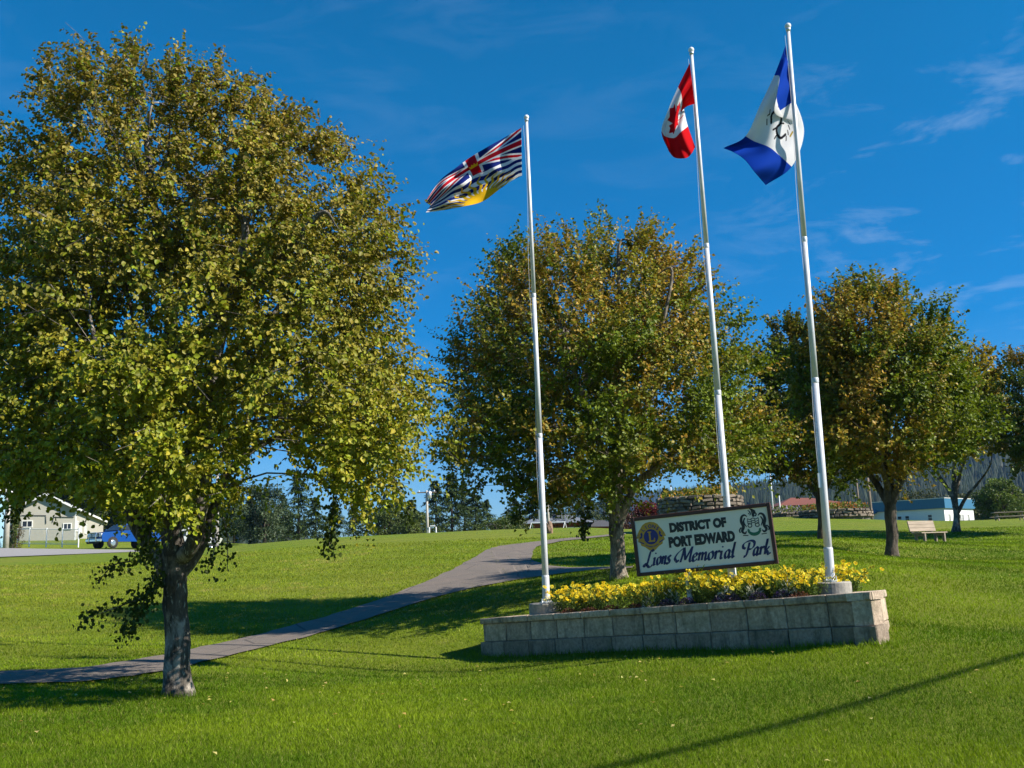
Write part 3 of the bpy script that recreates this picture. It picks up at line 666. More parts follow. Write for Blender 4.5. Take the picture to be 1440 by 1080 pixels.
def arc_text(txt, cu, cv, r, a0, a1, size, m):
    mb = MB(); n = len(txt)
    for i, ch in enumerate(txt):
        cuv = bpy.data.curves.new('t', 'FONT'); cuv.body = ch; cuv.size = 1; cuv.align_x = 'CENTER'; cuv.offset = .03; cuv.resolution_u = 2
        ob = bpy.data.objects.new('t', cuv); COL.objects.link(ob); bpy.context.view_layer.update(); me = bpy.data.meshes.new_from_object(ob.evaluated_get(bpy.context.evaluated_depsgraph_get())); bpy.data.objects.remove(ob)
        a = math.radians(a0+(a1-a0)*i/max(1, n-1)); t = a-math.pi/2 if a0 > a1 else a+math.pi/2
        vs = []
        for v in me.vertices:
            x, y = v.co.x*size, (v.co.y-.35)*size; X = r*math.cos(a)+x*math.cos(t)-y*math.sin(t); Y = r*math.sin(a)+x*math.sin(t)+y*math.cos(t)
            vs.append(fp(cu+X*ru, cv+Y*rv, .0195))
        mb.add(vs, [tuple(f.vertices) for f in me.polygons])
    return mb
arc_text('LIONS', EC, EV, .84, 135, 45, .38, DKBLUE).build('emblem_lettering', DKBLUE, sign)
arc_text('INTERNATIONAL', EC, EV, .78, 232, 308, .15, DKBLUE).build('emblem_lettering', DKBLUE, sign)
# town crest: two supporters, shield of waves and discs, crest above, green ribbon below
cb = MB(); CU, CV = .888, .735; q = .245; qu = q/ASP
def cstroke(pts, w, mb, n=16, off=.0155):
    c = catmull(pts, n); t = np.gradient(c, axis=0); t /= np.linalg.norm(t, axis=1)[:, None]+1e-9; nn = np.stack([-t[:, 1], t[:, 0]], -1)
    w = np.interp(np.linspace(0, 1, n), np.linspace(0, 1, len(w)), w) if hasattr(w, '__len__') else np.full(n, w)
    A_, B_ = c+nn*w[:, None], c-nn*w[:, None]
    vs = [fp(CU+p[0]*qu, CV+p[1]*q, off+.003) for p in A_]+[fp(CU+p[0]*qu, CV+p[1]*q, off+.003) for p in B_]
    mb.add(vs, [(i, n+i, n+i+1, i+1) for i in range(n-1)])
for s_ in (-1, 1):
    cstroke([(s_*.42,.48),(s_*.6,.62),(s_*.82,.5),(s_*.9,.15),(s_*.78,-.25),(s_*.92,-.6),(s_*.72,-.78),(s_*.6,-.62)], [.03,.07,.09,.11,.12,.1,.07,.04], cb, 26)
    cstroke([(s_*.6,.4),(s_*.72,.1),(s_*.55,-.3)], [.05,.06,.03], cb); cstroke([(s_*.95,-.3),(s_*1.12,-.5),(s_*1.08,-.7)], .05, cb)
    cstroke([(s_*.5,-.95),(s_*.9,-.92)], .035, cb, 6)
    cstroke([(s_*.28+.15*math.cos(t_), -.22+.13*math.sin(t_)) for t_ in np.linspace(0, 6.2832, 9)], .035, cb, 18)
for yy in (.28, .1, -.05): cstroke([(x_, yy+.045*math.cos(x_*14)) for x_ in np.linspace(-.42, .42, 9)], .028, cb, 24)
for x_ in (-.42, -.14, .14, .42): cstroke([(x_, .3), (x_, -.08)], .022, cb, 5)
cstroke([(.1,.42),(.05,.6),(.15,.8),(.0,.95),(-.08,1.05)], [.08,.1,.13,.09,.03], cb, 18); cstroke([(-.3,.95),(-.15,.8),(-.3,.66)], .035, cb); cstroke([(-.15,1.1),(-.02,.85),(-.2,.55)], .035, cb)
cstroke([(.2,.75),(.3,.6),(.2,.45)], .05, cb)
cb.build('crest', BLACKP, sign)
cg = MB(); cstroke([(-.48,-.62),(-.25,-.84),(0,-.9),(.25,-.84),(.48,-.62)], [.07,.12,.13,.12,.07], cg, 18); cstroke([(-.5,-.5),(-.36,-.62)], .07, cg, 6); cstroke([(.5,-.5),(.36,-.62)], .07, cg, 6)
cg.build('crest_ribbon', GREENP, sign)
# ------------------------------------------------------------------ trees
NZ = lambda p, s, o=0.0: mnoise.noise(Vector((p[0]*s+o, p[1]*s+o*1.7, p[2]*s-o)))
def leaves_mesh(pos, axis, nrm, size, cols, shape='oval', aspect=.8, fold=.18):
    """leaf blades: base at pos, pointing along axis, facing nrm"""
    n = len(pos); side = np.cross(axis, nrm); side /= np.linalg.norm(side, axis=1)[:, None]+1e-9; nrm = np.cross(side, axis)
    L = size[:, None]
    if shape == 'oval':
        pr = [(0, 0, 0), (.33, .5, fold), (.72, .40, fold), (1, 0, -.05), (.72, -.40, fold), (.33, -.5, fold)]
        fs = [(0, 1, 2, 3), (0, 3, 4, 5)]
    elif shape == 'needle':
        pr = [(0, .5, 0), (1, .12, -.05), (1, -.12, -.05), (0, -.5, 0)]; fs = [(0, 1, 2, 3)]
    else:
        pr = [(0, 0, 0), (.5, .5, fold), (1, 0, 0), (.5, -.5, fold)]; fs = [(0, 1, 2), (0, 2, 3)]
    k = len(pr); V_ = np.empty((n, k, 3))
    for i, (a, b, c) in enumerate(pr): V_[:, i] = pos + axis*L*a + side*L*b*aspect + nrm*L*c
    F = (np.arange(n)[:, None, None]*k + np.array(fs)[None]).reshape(-1, len(fs[0]))
    return V_.reshape(-1, 3), F, np.repeat(cols, k, 0)
def unit(a): return a/(np.linalg.norm(a, axis=-1, keepdims=True)+1e-9)
def pal(w, colors):
    """w (n,k) weights -> pigments"""
    w = np.clip(w, 0, None); w = w/(w.sum(1, keepdims=True)+1e-9); return w @ np.array(colors)
def grow_tree(name, base, D, trunk, limbs, profile, nattr, nleaf, leaf, bark, palette, label, group=None, seed=1, depth=.9, size=.08, gap=.0, extra=None, shell=.42, droop=.5, up=.3, jit=.25, twigL=.46, holes=()):
    r = np.random.RandomState(seed); ctr = trunk[-1][0]
    b = P(base[0], base[1], D); b[2] = TZ(b[0], b[1])
    root = empty(name, b, label, 'tree', group)
    nodes = []; par = []; rad0 = []
    def chain(pts, start):
        prev = start
        for p, rr in pts: nodes.append(np.array(p, float)); par.append(prev); rad0.append(rr); prev = len(nodes)-1
        return prev
    tp = []
    for i, (x, y, rr) in enumerate(trunk):
        p = P(x, y, D + .0); tp.append((p if i else b + np.array([0, 0, -.12]), rr))
    chain(tp, -1); fork = len(nodes)-1; ntr = len(nodes)
    for lb in limbs:                                      # (start index on trunk, [(px, py, depth offset, radius)...])
        chain([(P(x, y, D+dz), rr) for x, y, dz, rr in lb[1]], lb[0])
    N0 = len(nodes)
    py = np.array([q[0] for q in profile], float); xl = np.array([q[1] for q in profile], float); xr = np.array([q[2] for q in profile], float)
    yy = np.linspace(py[0], py[-1], 400); hw = (np.interp(yy, py, xr)-np.interp(yy, py, xl))/2; cdf = np.cumsum(hw**1.7); cdf /= cdf[-1]
    att = []
    while len(att) < nattr:
        y = np.interp(r.rand(), cdf, yy); L_, R_ = np.interp(y, py, xl), np.interp(y, py, xr); h = (R_-L_)/2*(.95 if twigL > .55 else .975); c = (R_+L_)/2; y = y + (.045 if twigL > .55 else .02)*(py[-1]-y)*(y < py.mean())
        a = r.rand()*2*math.pi; q = r.rand()**shell*(.93+.24*mnoise.noise((math.cos(a)*2.2, math.sin(a)*2.2+seed, y*.022))); px = c + h*q*math.cos(a); hwm = h/FPX*D
        dd = hwm*depth*q*math.sin(a)
        px += r.randn()*4; y2 = y + r.randn()*5
        if any(((px-hx)/ha)**2+((y2-hy)/hb)**2 < 1 for hx, hy, ha, hb in holes): continue
        p = P(px, y2, D+dd)
        g = NZ(p, .9, seed)+.75*NZ(p, 2.1, seed+3)
        if g < gap and r.rand() < .85: continue
        att.append(p)
    att = np.array(att); f = nodes[fork]
    att = att[np.argsort(np.linalg.norm(att-f, axis=1))]
    plen = []
    for i in range(len(nodes)): plen.append(0 if par[i] < 0 else plen[par[i]]+np.linalg.norm(nodes[i]-nodes[par[i]]))
    arr = np.zeros((len(nodes)+len(att)*7, 3)); pl = np.full(len(arr), 1e9); m = len(nodes)
    arr[:m] = nodes; pl[:m] = plen; pl[:max(0, ntr-2)] = 1e9
    leafn = []
    for p in att:
        d = np.linalg.norm(arr[:m]-p, axis=1); below = np.maximum(0, arr[:m, 2]-p[2])
        j = int(np.argmin(d + .38*pl[:m] + .35*below)); q = arr[j]; L = d[j]; ns = int(min(6, max(1, L/.38))); pr = j
        for k in range(1, ns+1):
            t = k/ns; x = q+(p-q)*t + np.array([0, 0, 1])*L*.10*math.sin(math.pi*t) + r.randn(3)*.03*L*(t < 1)
            arr[m] = x; pl[m] = pl[pr]+np.linalg.norm(x-arr[pr]); nodes.append(x); par.append(pr); rad0.append(0); pr = m; m += 1
        leafn.append(pr)
    M = len(nodes); arr = np.array(nodes); par_ = np.array(par); R3 = np.full(M, .0)
    kids = [[] for _ in range(M)]
    for i in range(M):
        if par_[i] >= 0: kids[par_[i]].append(i)
    for i in range(M-1, -1, -1):
        if not kids[i]: R3[i] = .0045**2.3
        if par_[i] >= 0: R3[par_[i]] += R3[i]
    rad = R3**(1/2.3)
    rad = np.minimum(rad, .09); rad = np.maximum(rad, np.array(rad0))
    for i in range(ntr, M):
        if par_[i] >= 0: rad[i] = min(rad[i], rad[par_[i]]*.97)
    tm = MB(); bm_ = MB(); done = set()
    starts = [(0, None)]
    while starts:
        i, p0 = starts.pop(); ch = [] if p0 is None else [p0]; cur = i
        while True:
            ch.append(cur); ks = kids[cur]
            if not ks: break
            nxt = cur+1 if (cur < ntr-1) else max(ks, key=lambda k: rad[k])
            for k in ks:
                if k != nxt: starts.append((k, cur))
            cur = nxt
        rr = [rad[k] for k in ch]
        if p0 is not None: rr[0] = min(rad[p0], rr[1]*1.15)
        pts = [arr[k]-b for k in ch]; big = max(rr)
        if big > .02:   # refine thick chains
            P2 = catmull(np.c_[np.array(pts), rr], len(pts)*(4 if big > .06 else 2)); pts = P2[:, :3]; rr = np.maximum(P2[:, 3], .003)
        if p0 is None:
            rr = np.array(rr); z = np.array(pts)[:, 2]; rr = rr*(1+.34*np.exp(-np.maximum(z, 0)/.12))
            tm.tube(pts, rr, 22, jit=jit)
        else: (bm_).tube(pts, rr, 12 if big > .06 else (6 if big > .02 else (4 if big > .009 else 3)), cap=False, jit=.18 if big > .05 else 0)
    tm.build('trunk', bark, root, True); bm_.build('branches', bark, root, True)
    # twigs and leaves
    thin = np.array([i for i in range(N0, M) if rad[i] < .013]); cen = P(ctr, (profile[0][0]+profile[-1][0])/2, D)
    per = 15; nt = nleaf//per; idx = thin[r.randint(0, len(thin), nt)]
    tips = np.array(leafn); idx[:nt//2] = tips[r.randint(0, len(tips), nt//2)]
    o = arr[idx]; bd = unit(o-arr[par_[idx]]); outw = unit(o-cen)
    td = unit(bd*.6+outw*.5+np.array([0, 0, up])+r.randn(nt, 3)*.45); TL = twigL*(.5+r.rand(nt)*.9)
    t = np.tile((np.arange(per)+.5)/per, nt) + r.randn(nt*per)*.04; rep_ = np.repeat(np.arange(nt), per)
    sag = -(t**2)[:, None]*TL[rep_][:, None]*np.array([0, 0, droop*.35])
    pos = o[rep_] + td[rep_]*(t*TL[rep_])[:, None] + sag + r.randn(nt*per, 3)*.018
    sd = unit(np.cross(td, np.array([0, 0, 1.])+r.randn(nt, 3)*.3))[rep_]*np.where(np.arange(nt*per) % 2, 1, -1)[:, None]
    tw_ = r.randn(nt, 3)*.35; ax = unit(td[rep_]*.35 + sd*.5 + np.array([0, 0, -droop]) + tw_[rep_] + r.randn(nt*per, 3)*.24)
    nm = unit(outw[rep_]*.55 + np.array([0, 0, .5]) + tw_[rep_] + r.randn(nt*per, 3)*.30)
    sz = size*(.55+.5*r.rand(nt*per)+.35*r.rand(nt)[rep_])
    clump = np.array([NZ(p, .75, seed+9) for p in o])[rep_]; cl2 = np.array([NZ(p, 2.6, seed+5) for p in o])[rep_]
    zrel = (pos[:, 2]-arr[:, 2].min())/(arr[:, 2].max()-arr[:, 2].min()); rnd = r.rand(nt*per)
    xrel = (pos[:, 0]-cen[0])/(np.ptp(arr[:, 0])/2)  # place across the crown, left to right, for the leaf pigments
    cols = palette(zrel, clump, cl2, rnd, xrel, r) * (.72+.56*r.rand(nt*per))[:, None] * (.75+.5*r.rand(nt))[rep_][:, None]
    vs, fs, cs = leaves_mesh(pos-b, ax, nm, sz, cols, leaf)
    if extra: # hanging sprays: (px points, depth offset, n)
        EV_, EF_, EC_ = [vs], [fs], [cs]; off = len(vs); 
        for pts, dz, n in extra:
            n = int(n*1.7)
            c = catmull([tuple(P(x, y, D+dz)) for x, y in pts], 24); eb_ = MB(); eb_.tube([q-b for q in c], list(np.linspace(.016, .004, 24)), 5); eb_.build('hanging_branch', bark, root, True)
            q = c[r.randint(3, 24, n)]; q = q + r.randn(n, 3)*np.array([.055, .07, .075]); axx = unit(r.randn(n, 3)*.45+np.array([0, 0, -.8])); nn = unit(r.randn(n, 3)+np.array([0, -.5, .3]))
            cc = pal(np.stack([np.full(n, .8), r.rand(n)*.5], 1), [(.035, .06, .01), (.10, .12, .015)]); v2, f2, c2 = leaves_mesh(q-b, axx, nn, size*(.7+.5*r.rand(n)), cc, leaf)
            EV_.append(v2); EF_.append(f2+off); EC_.append(c2); off += len(v2)
        vs, fs, cs = np.concatenate(EV_), np.concatenate(EF_), np.concatenate(EC_)
    cr_ = link('crown', fast_mesh('crown', vs, fs, LEAF, False, cs), root); cr_['kind'] = 'stuff'
    # bare twigs through the crown
    tw = MB(); sel = r.choice(nt, min(nt, 2600), False)
    for k in sel: tw.tube([o[k]-b, o[k]+td[k]*TL[k]*.9-b], [.005, .0025], 3, cap=False)
    w = tw.build('twigs', bark, root); w['kind'] = 'stuff'
    return root
G0, G1, YG, YL, OR, BR, RB, DG = (.05,.09,.008), (.115,.175,.012), (.31,.32,.018), (.58,.46,.02), (.48,.22,.025), (.30,.18,.06), (.22,.06,.025), (.025,.05,.008)
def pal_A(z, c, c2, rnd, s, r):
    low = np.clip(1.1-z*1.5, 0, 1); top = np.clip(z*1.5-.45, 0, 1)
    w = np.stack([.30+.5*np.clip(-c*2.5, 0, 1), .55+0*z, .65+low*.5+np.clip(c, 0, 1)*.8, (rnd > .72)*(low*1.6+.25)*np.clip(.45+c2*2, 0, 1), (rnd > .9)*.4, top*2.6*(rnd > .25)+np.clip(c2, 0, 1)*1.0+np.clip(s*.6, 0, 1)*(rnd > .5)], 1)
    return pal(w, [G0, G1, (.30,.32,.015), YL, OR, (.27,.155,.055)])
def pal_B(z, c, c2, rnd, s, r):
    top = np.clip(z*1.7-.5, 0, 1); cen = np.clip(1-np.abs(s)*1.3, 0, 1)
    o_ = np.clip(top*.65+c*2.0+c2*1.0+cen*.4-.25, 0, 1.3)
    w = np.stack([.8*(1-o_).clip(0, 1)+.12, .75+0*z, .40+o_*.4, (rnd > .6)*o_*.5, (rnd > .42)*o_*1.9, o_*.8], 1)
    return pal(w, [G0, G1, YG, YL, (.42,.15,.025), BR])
def pal_C(z, c, c2, rnd, s, r):
    o_ = np.clip(z*.75+c*1.4-.30, 0, 1); w = np.stack([1.2*(1-o_)+.3, .6+0*z, .2+0*z, (rnd > .5)*o_*1.1, o_*.7, (rnd > .8)*o_], 1)
    return pal(w, [DG, G1, YG, OR, BR, RB])
def pal_E(z, c, c2, rnd, s, r):
    o_ = np.clip(.6+c*1.4, 0, 1); w = np.stack([.6*(1-o_)+.1, .5+0*z, .5+0*z, (rnd > .5)*o_*1.0, o_*.7, (rnd > .7)*.6], 1)
    return pal(w, [G0, G1, YG, OR, BR, YL])
Aprof = [(32,108,124),(50,84,150),(66,62,250),(88,44,332),(112,30,372),(150,8,425),(185,-12,470),(225,-36,520),(250,-46,556),(300,-66,584),(350,-78,588),(400,-85,580),(450,-92,582),(500,-96,596),(545,-98,636),(590,-98,652),(635,-92,640),(670,-70,606),(700,-40,560),(722,0,500)]
treeA = grow_tree('broadleaf_tree', (252, 978), 13.0,
  [(252,980,.178),(251,940,.158),(249,895,.147),(247,850,.145),(246,812,.152),(245,788,.15),(240,740,.13),(236,690,.12),(234,620,.11),(238,540,.10),(240,450,.085),(228,360,.07),(214,270,.05),(205,190,.035)],
  [(4, [(222,785,.05,.10),(200,752,.15,.095),(176,705,.25,.085),(140,640,.5,.07),(95,560,.8,.055),(60,480,1.0,.04)]),
   (5, [(268,770,-.15,.10),(279,730,-.3,.095),(287,680,-.35,.09),(292,600,-.4,.085),(300,520,-.5,.075),(325,420,-.6,.06),(345,320,-.8,.045)]),
   (4, [(268,790,.1,.085),(288,755,.25,.07),(303,710,.4,.062),(320,665,.5,.05),(362,628,.6,.042),(430,598,.7,.034),(500,570,.8,.025)]),
   (6, [(215,690,-.7,.075),(180,600,-1.3,.06),(140,500,-1.8,.045)]),
   (7, [(270,620,.9,.07),(330,520,1.5,.055),(400,420,2.0,.04)]),
   (8, [(200,540,.8,.06),(130,430,1.6,.045),(90,330,2.0,.03)]),
   (9, [(300,450,-.8,.055),(390,370,-1.6,.045),(450,300,-1.9,.03)])],
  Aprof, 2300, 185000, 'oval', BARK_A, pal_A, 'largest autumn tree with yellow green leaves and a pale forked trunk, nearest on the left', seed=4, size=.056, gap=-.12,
  holes=[(372,655,56,38),(430,700,50,26),(150,108,10,26),(60,748,135,66),(340,720,60,30),(165,756,78,42),(560,735,60,30)],
  extra=[([(225,790),(215,830),(175,850),(112,872)], -.3, 170), ([(222,800),(205,840),(190,868),(172,892)], -.2, 130), ([(262,700),(300,760),(292,800)], -.5, 60), ([(300,690),(318,745),(320,800)], -.4, 55),
         ([(232,750),(195,785),(160,795),(135,822)], -.4, 80), ([(214,670),(212,730),(205,790)], -.9, 170), ([(470,640),(468,720),(462,776)], -.3, 170), ([(545,640),(560,690),(575,725)], -.2, 110),([(25,640),(22,700),(12,728)], -.3, 90)])
Bprof = [(312,868,892),(328,745,930),(338,705,952),(365,700,978),(400,668,1002),(432,636,1030),(470,628,1062),(520,618,1082),(565,608,1094),(610,600,1104),(640,604,1108),(668,640,1085),(688,690,1030),(702,735,960)]
treeB = grow_tree('broadleaf_tree', (872, 812), 22.0,
  [(872,813,.175),(869,780,.16),(867,745,.155),(866,712,.15),(866,690,.13),(868,640,.11),(870,570,.09),(868,490,.07),(870,400,.045),(872,340,.03)],
  [(2, [(880,712,-.1,.10),(895,680,-.2,.08),(925,655,-.3,.065),(970,620,-.4,.05),(1010,590,-.5,.035)]), (3, [(855,680,.2,.09),(830,640,.5,.07),(780,600,.8,.05),(730,570,1.0,.035)]),
   (4, [(885,650,.8,.08),(910,570,1.4,.06),(950,490,1.8,.04)]), (4, [(850,640,-.8,.08),(820,560,-1.5,.06),(790,460,-1.9,.04)]), (5, [(900,560,-.8,.06),(930,460,-1.3,.045),(945,380,-1.5,.03)]), (5, [(840,560,.7,.06),(790,450,1.2,.045),(765,370,1.4,.03)])],
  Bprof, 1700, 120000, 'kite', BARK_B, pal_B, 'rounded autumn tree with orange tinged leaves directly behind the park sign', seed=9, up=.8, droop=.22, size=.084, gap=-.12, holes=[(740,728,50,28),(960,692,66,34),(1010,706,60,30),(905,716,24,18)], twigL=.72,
  extra=[([(770,640),(790,690),(735,715),(722,728)], .3, 160), ([(830,670),(826,720),(818,752)], -.2, 150)])
Cprof = [(458,1090,1150),(475,1070,1180),(510,1062,1210),(560,1050,1220),(605,1030,1230),(635,1030,1235),(662,1062,1225),(680,1100,1200)]
treeC = grow_tree('broadleaf_tree', (1157, 757), 31.0, [(1157,758,.14),(1155,725,.12),(1152,700,.11),(1148,670,.10),(1140,600,.07),(1138,520,.04)],
  [(2, [(1130,672,.3,.08),(1100,650,.5,.06),(1065,640,.6,.04)]), (2, [(1170,670,-.3,.08),(1195,630,-.5,.05)])],
  Cprof, 700, 38000, 'kite', BARK_C, pal_C, 'dark leaved tree partly hidden behind the tallest flagpole', seed=14, up=.75, droop=.22, size=.115, gap=-.2, holes=[(1078,700,40,30),(1120,712,60,22)], twigL=.55)
Dprof = [(400,1190,1235),(414,1158,1270),(436,1142,1335),(465,1135,1345),(500,1128,1340),(535,1118,1366),(580,1108,1392),(612,1105,1394),(635,1120,1365),(655,1195,1300),(672,1225,1280)]
treeD = grow_tree('broadleaf_tree', (1255, 785), 26.0, [(1255,786,.165),(1254,750,.15),(1252,715,.145),(1250,690,.13),(1248,640,.10),(1245,560,.07),(1240,480,.04)],
  [(2, [(1265,680,-.2,.09),(1290,640,-.4,.065),(1320,600,-.5,.04)]), (2, [(1235,685,.3,.09),(1205,640,.6,.065),(1170,600,.8,.04)]), (3, [(1262,640,.9,.07),(1280,560,1.4,.045)]), (3, [(1235,640,-.9,.07),(1210,550,-1.3,.045)])],
  Dprof, 1050, 74000, 'kite', BARK_C, pal_B, 'broad dark trunked tree with green and orange leaves just left of the concrete bench', seed=23, up=.75, droop=.22, size=.095, gap=-.2, holes=[(1325,694,62,38),(1180,702,55,40)], twigL=.72)
Eprof = [(486,1340,1385),(503,1318,1400),(545,1300,1410),(585,1285,1416),(610,1280,1416),(632,1300,1400),(645,1325,1385)]
treeE = grow_tree('broadleaf_tree', (1345, 747), 42.0, [(1345,748,.17),(1345,725,.13),(1343,705,.12),(1342,680,.10),(1343,620,.07),(1350,550,.04)],
  [(1, [(1358,700,-.2,.07),(1375,680,-.4,.05),(1392,655,-.5,.03)]), (2, [(1325,675,.2,.07),(1312,655,.4,.045)]), (2, [(1352,660,.3,.06),(1368,620,.5,.04)]), (1, [(1335,690,.3,.06),(1318,672,.5,.04)])],
  Eprof, 520, 22000, 'kite', BARK_A, pal_E, 'orange tinged tree with bare pale lower limbs behind the concrete bench', seed=31, up=.75, droop=.22, size=.14, gap=-.15, twigL=.6)
Fprof = [(488,1412,1440),(515,1400,1480),(560,1394,1530),(600,1392,1560),(635,1395,1560),(660,1420,1540)]
treeF = grow_tree('broadleaf_tree', (1490, 764), 39.0, [(1490,765,.15),(1489,730,.13),(1486,690,.12),(1480,620,.08),(1470,540,.04)],
  [(2, [(1455,660,.3,.07),(1420,640,.5,.045)]), (2, [(1510,650,-.3,.07),(1540,600,-.5,.04)])],
  Fprof, 560, 26000, 'kite', BARK_C, pal_C, 'tree cut off by the right edge of the photo, its crown reaching in', seed=37, up=.75, droop=.22, size=.12, gap=-.15, twigL=.6)
# ------------------------------------------------------------------ flower bed
STEMC, FOLC, FOLD, WHT = (.07,.12,.02), (.05,.10,.015), (.12,.19,.03), (.45,.46,.40)
YEL = [(.90,.76,.015), (.93,.86,.08), (.88,.64,.005)]
def flower_plant(x, y, h, w, nb, name, label, group, seed):
    r = np.random.RandomState(seed); b = np.array(bed(x, y, -.08)); root = empty(name, b, label, 'flower plant', group)
    ns = 26; tips = np.stack([r.randn(ns)*w*.45, r.randn(ns)*w*.4, h*(.62+.42*r.rand(ns))], 1); sm_ = MB()
    for t in tips: sm_.tube([(t[0]*.15, t[1]*.15, 0), (t[0]*.5, t[1]*.5, t[2]*.55), tuple(t)], [.005, .004, .003], 3, cap=False)
    o = sm_.build('stems', STEMM, root); o['kind'] = 'stuff'
    n = 1000; k = r.randint(0, ns, n); q = r.rand(n)**.7; pos = tips[k]*np.stack([q*.9+.1, q*.9+.1, q*.93], 1) + r.randn(n, 3)*np.array([.03, .03, .02]); pos[:, 2] = np.maximum(pos[:, 2], .02)
    ax = unit(r.randn(n, 3)*.8+np.array([0, 0, .55])); nn = unit(r.randn(n, 3)); cols = pal(r.rand(n, 3), [FOLC, FOLD, (.16, .22, .04)])*(.7+.6*r.rand(n))[:, None]
    v, f, c = leaves_mesh(pos, ax, nn, .035+.045*r.rand(n), cols, 'kite', .20, .05)
    o = link('foliage', fast_mesh('foliage', v, f, LEAF, False, c), root); o['kind'] = 'stuff'
    # each blossom: eight petals round a small eye
    V_, F_, C_ = [], [], []; off = 0
    for i in range(nb):
        if i < ns: p = tips[i].copy()
        else: p = tips[r.randint(ns)]*np.array([1, 1, .9+.12*r.rand()]) + r.randn(3)*np.array([.07, .06, .035])
        nm = unit(np.array([[r.randn()*.5, -.55+r.randn()*.4, .65]]))[0]; a = unit(np.cross(nm, [[.3, .1, 1.]]))[0]; b_ = np.cross(nm, a); R_ = .024+.016*r.rand(); col = np.array(YEL[r.randint(3)])*(.85+.25*r.rand())
        vs = [p+nm*.004]; cs = [(.45, .20, .01)]
        m = 8
        for j in range(m):
            t0 = 2*math.pi*j/m
            for dt, rr, up in ((-.30, .62, .0), (-.2, 1.0, .006), (.2, 1.0, .006), (.30, .62, .0)):
                vs.append(p + (a*math.cos(t0+dt)+b_*math.sin(t0+dt))*R_*rr + nm*up*(.4+r.rand())); cs.append(col)
            k0 = 1+j*4; F_.append([(off, off+k0, off+k0+1, off+k0+2), (off, off+k0+2, off+k0+3, off+k0+3)][0]); F_.append((off, off+k0+2, off+k0+3, off+k0))
        V_ += vs; C_ += cs; off += len(vs)
    bm2 = fast_mesh('blossoms', np.array(V_), np.array(F_), PETAL, False, np.array(C_)); o = link('blossoms', bm2, root); o['kind'] = 'stuff'
    return root
STEMM = mat('flower_stem', STEMC, (.05, .09, .02), 6, .7, bmp=0)
where = ['leftmost, beside the left flagpole base', 'second from the left flagpole', 'third from the left flagpole', 'between the left flagpole and the sign', 'just left of the sign',
         'under the left end of the sign', 'under the round club emblem', 'taller, covering the sign bottom below the script', 'in front of the sign, left of centre', 'under the middle of the sign', 'at the white sign post', 'under the right half of the sign',
         'just below the sign crest', 'at the right end of the sign', 'between the sign and the tallest pole', 'left of the tallest pole footing', 'rightmost, behind the tallest pole footing', 'in the back row right of the tallest pole']
# pixel columns along the bed -> local x (solve on the middle row)
def bed_x(px, ly):
    lo, hi = 0, PLW+1
    for _ in range(40):
        m_ = (lo+hi)/2; p = PLp(m_, ly, 0); q = (p-CAM)@R; X = 720+1400*q[0]/-q[2]
        lo, hi = (m_, hi) if X < px else (lo, m_)
    return lo
fl = [(795,.42,.50),(822,.75,.44),(848,.40,.46),(872,.85,.42),(903,.45,.44),(925,.38,.44),(943,.40,.46),(982,.50,.62),(1003,.40,.44),(1022,.55,.42),(1045,.75,.42),(1064,.45,.42),(1083,.65,.43),(1104,.45,.43),(1126,.75,.44),(1145,.9,.44),(1176,1.25,.46),(1194,1.35,.40)]
for i, ((px, ly, h), wtxt) in enumerate(zip(fl, where)):
    flower_plant(bed_x(px, ly), ly, h, .36, 84 if i not in (5, 6) else 56, 'yellow_daisy', 'bushy yellow daisy plant, '+wtxt, 'yellow daisies in the planter', 50+i)
for i, (px, ly, h) in enumerate([(810,.9,.42),(838,1.0,.40),(1012,.95,.40),(1055,1.1,.40),(1095,1.05,.42),(1118,1.15,.42),(1136,.45,.40),(1072,1.1,.40),(990,.9,.44)]):
    flower_plant(bed_x(px, ly), ly, h, .36, 80, 'yellow_daisy', 'yellow daisy plant in the planter back row, '+['near the left pole','behind the front plants left of the tree','behind the middle of the sign','behind the right half of the sign','behind the crest end of the sign','just right of the sign','low in front, left of the tallest pole','behind the sign crest','behind the tall daisies'][i], 'yellow daisies in the back row', 80+i)
def low_plant(x, y, h, w, name, label, cat, group, cols, n, seed, bloom=None, long=False):
    r = np.random.RandomState(seed); b = np.array(bed(x, y, -.06)); root = empty(name, b, label, cat, group)
    a = r.rand(n)*2*math.pi; q = np.sqrt(r.rand(n)); pos = np.stack([np.cos(a)*q*w, np.sin(a)*q*w, h*(1-q**2*.7)*r.rand(n)**.5], 1)
    ax = unit(np.stack([np.cos(a)*q, np.sin(a)*q, .8+0*a], 1)+r.randn(n, 3)*.35); c = pal(r.rand(n, len(cols)), cols)*(.7+.6*r.rand(n))[:, None]
    v, f, cc = leaves_mesh(pos, ax, unit(r.randn(n, 3)), (.05 if long else .02)*(1+r.rand(n)), c, 'kite', .22 if long else .6, .1)
    o = link('foliage', fast_mesh('foliage', v, f, LEAF, False, cc), root); o['kind'] = 'stuff'
    if bloom is not None:
        m = n//2; a = r.rand(m)*2*math.pi; q = np.sqrt(r.rand(m)); pos = np.stack([np.cos(a)*q*w, np.sin(a)*q*w, h*(1.05-q**2*.6)+.01*r.randn(m)], 1)
        v, f, cc = leaves_mesh(pos, unit(r.randn(m, 3)), unit(r.randn(m, 3)+np.array([0, 0, 1])), np.full(m, .014), np.tile(bloom, (m, 1))*(.6+.7*r.rand(m))[:, None], 'kite', 1.0, .1)
        o = link('blossoms', fast_mesh('blossoms', v, f, PETAL, False, cc), root); o['kind'] = 'stuff'
PUR = np.array([.13, .07, .22])
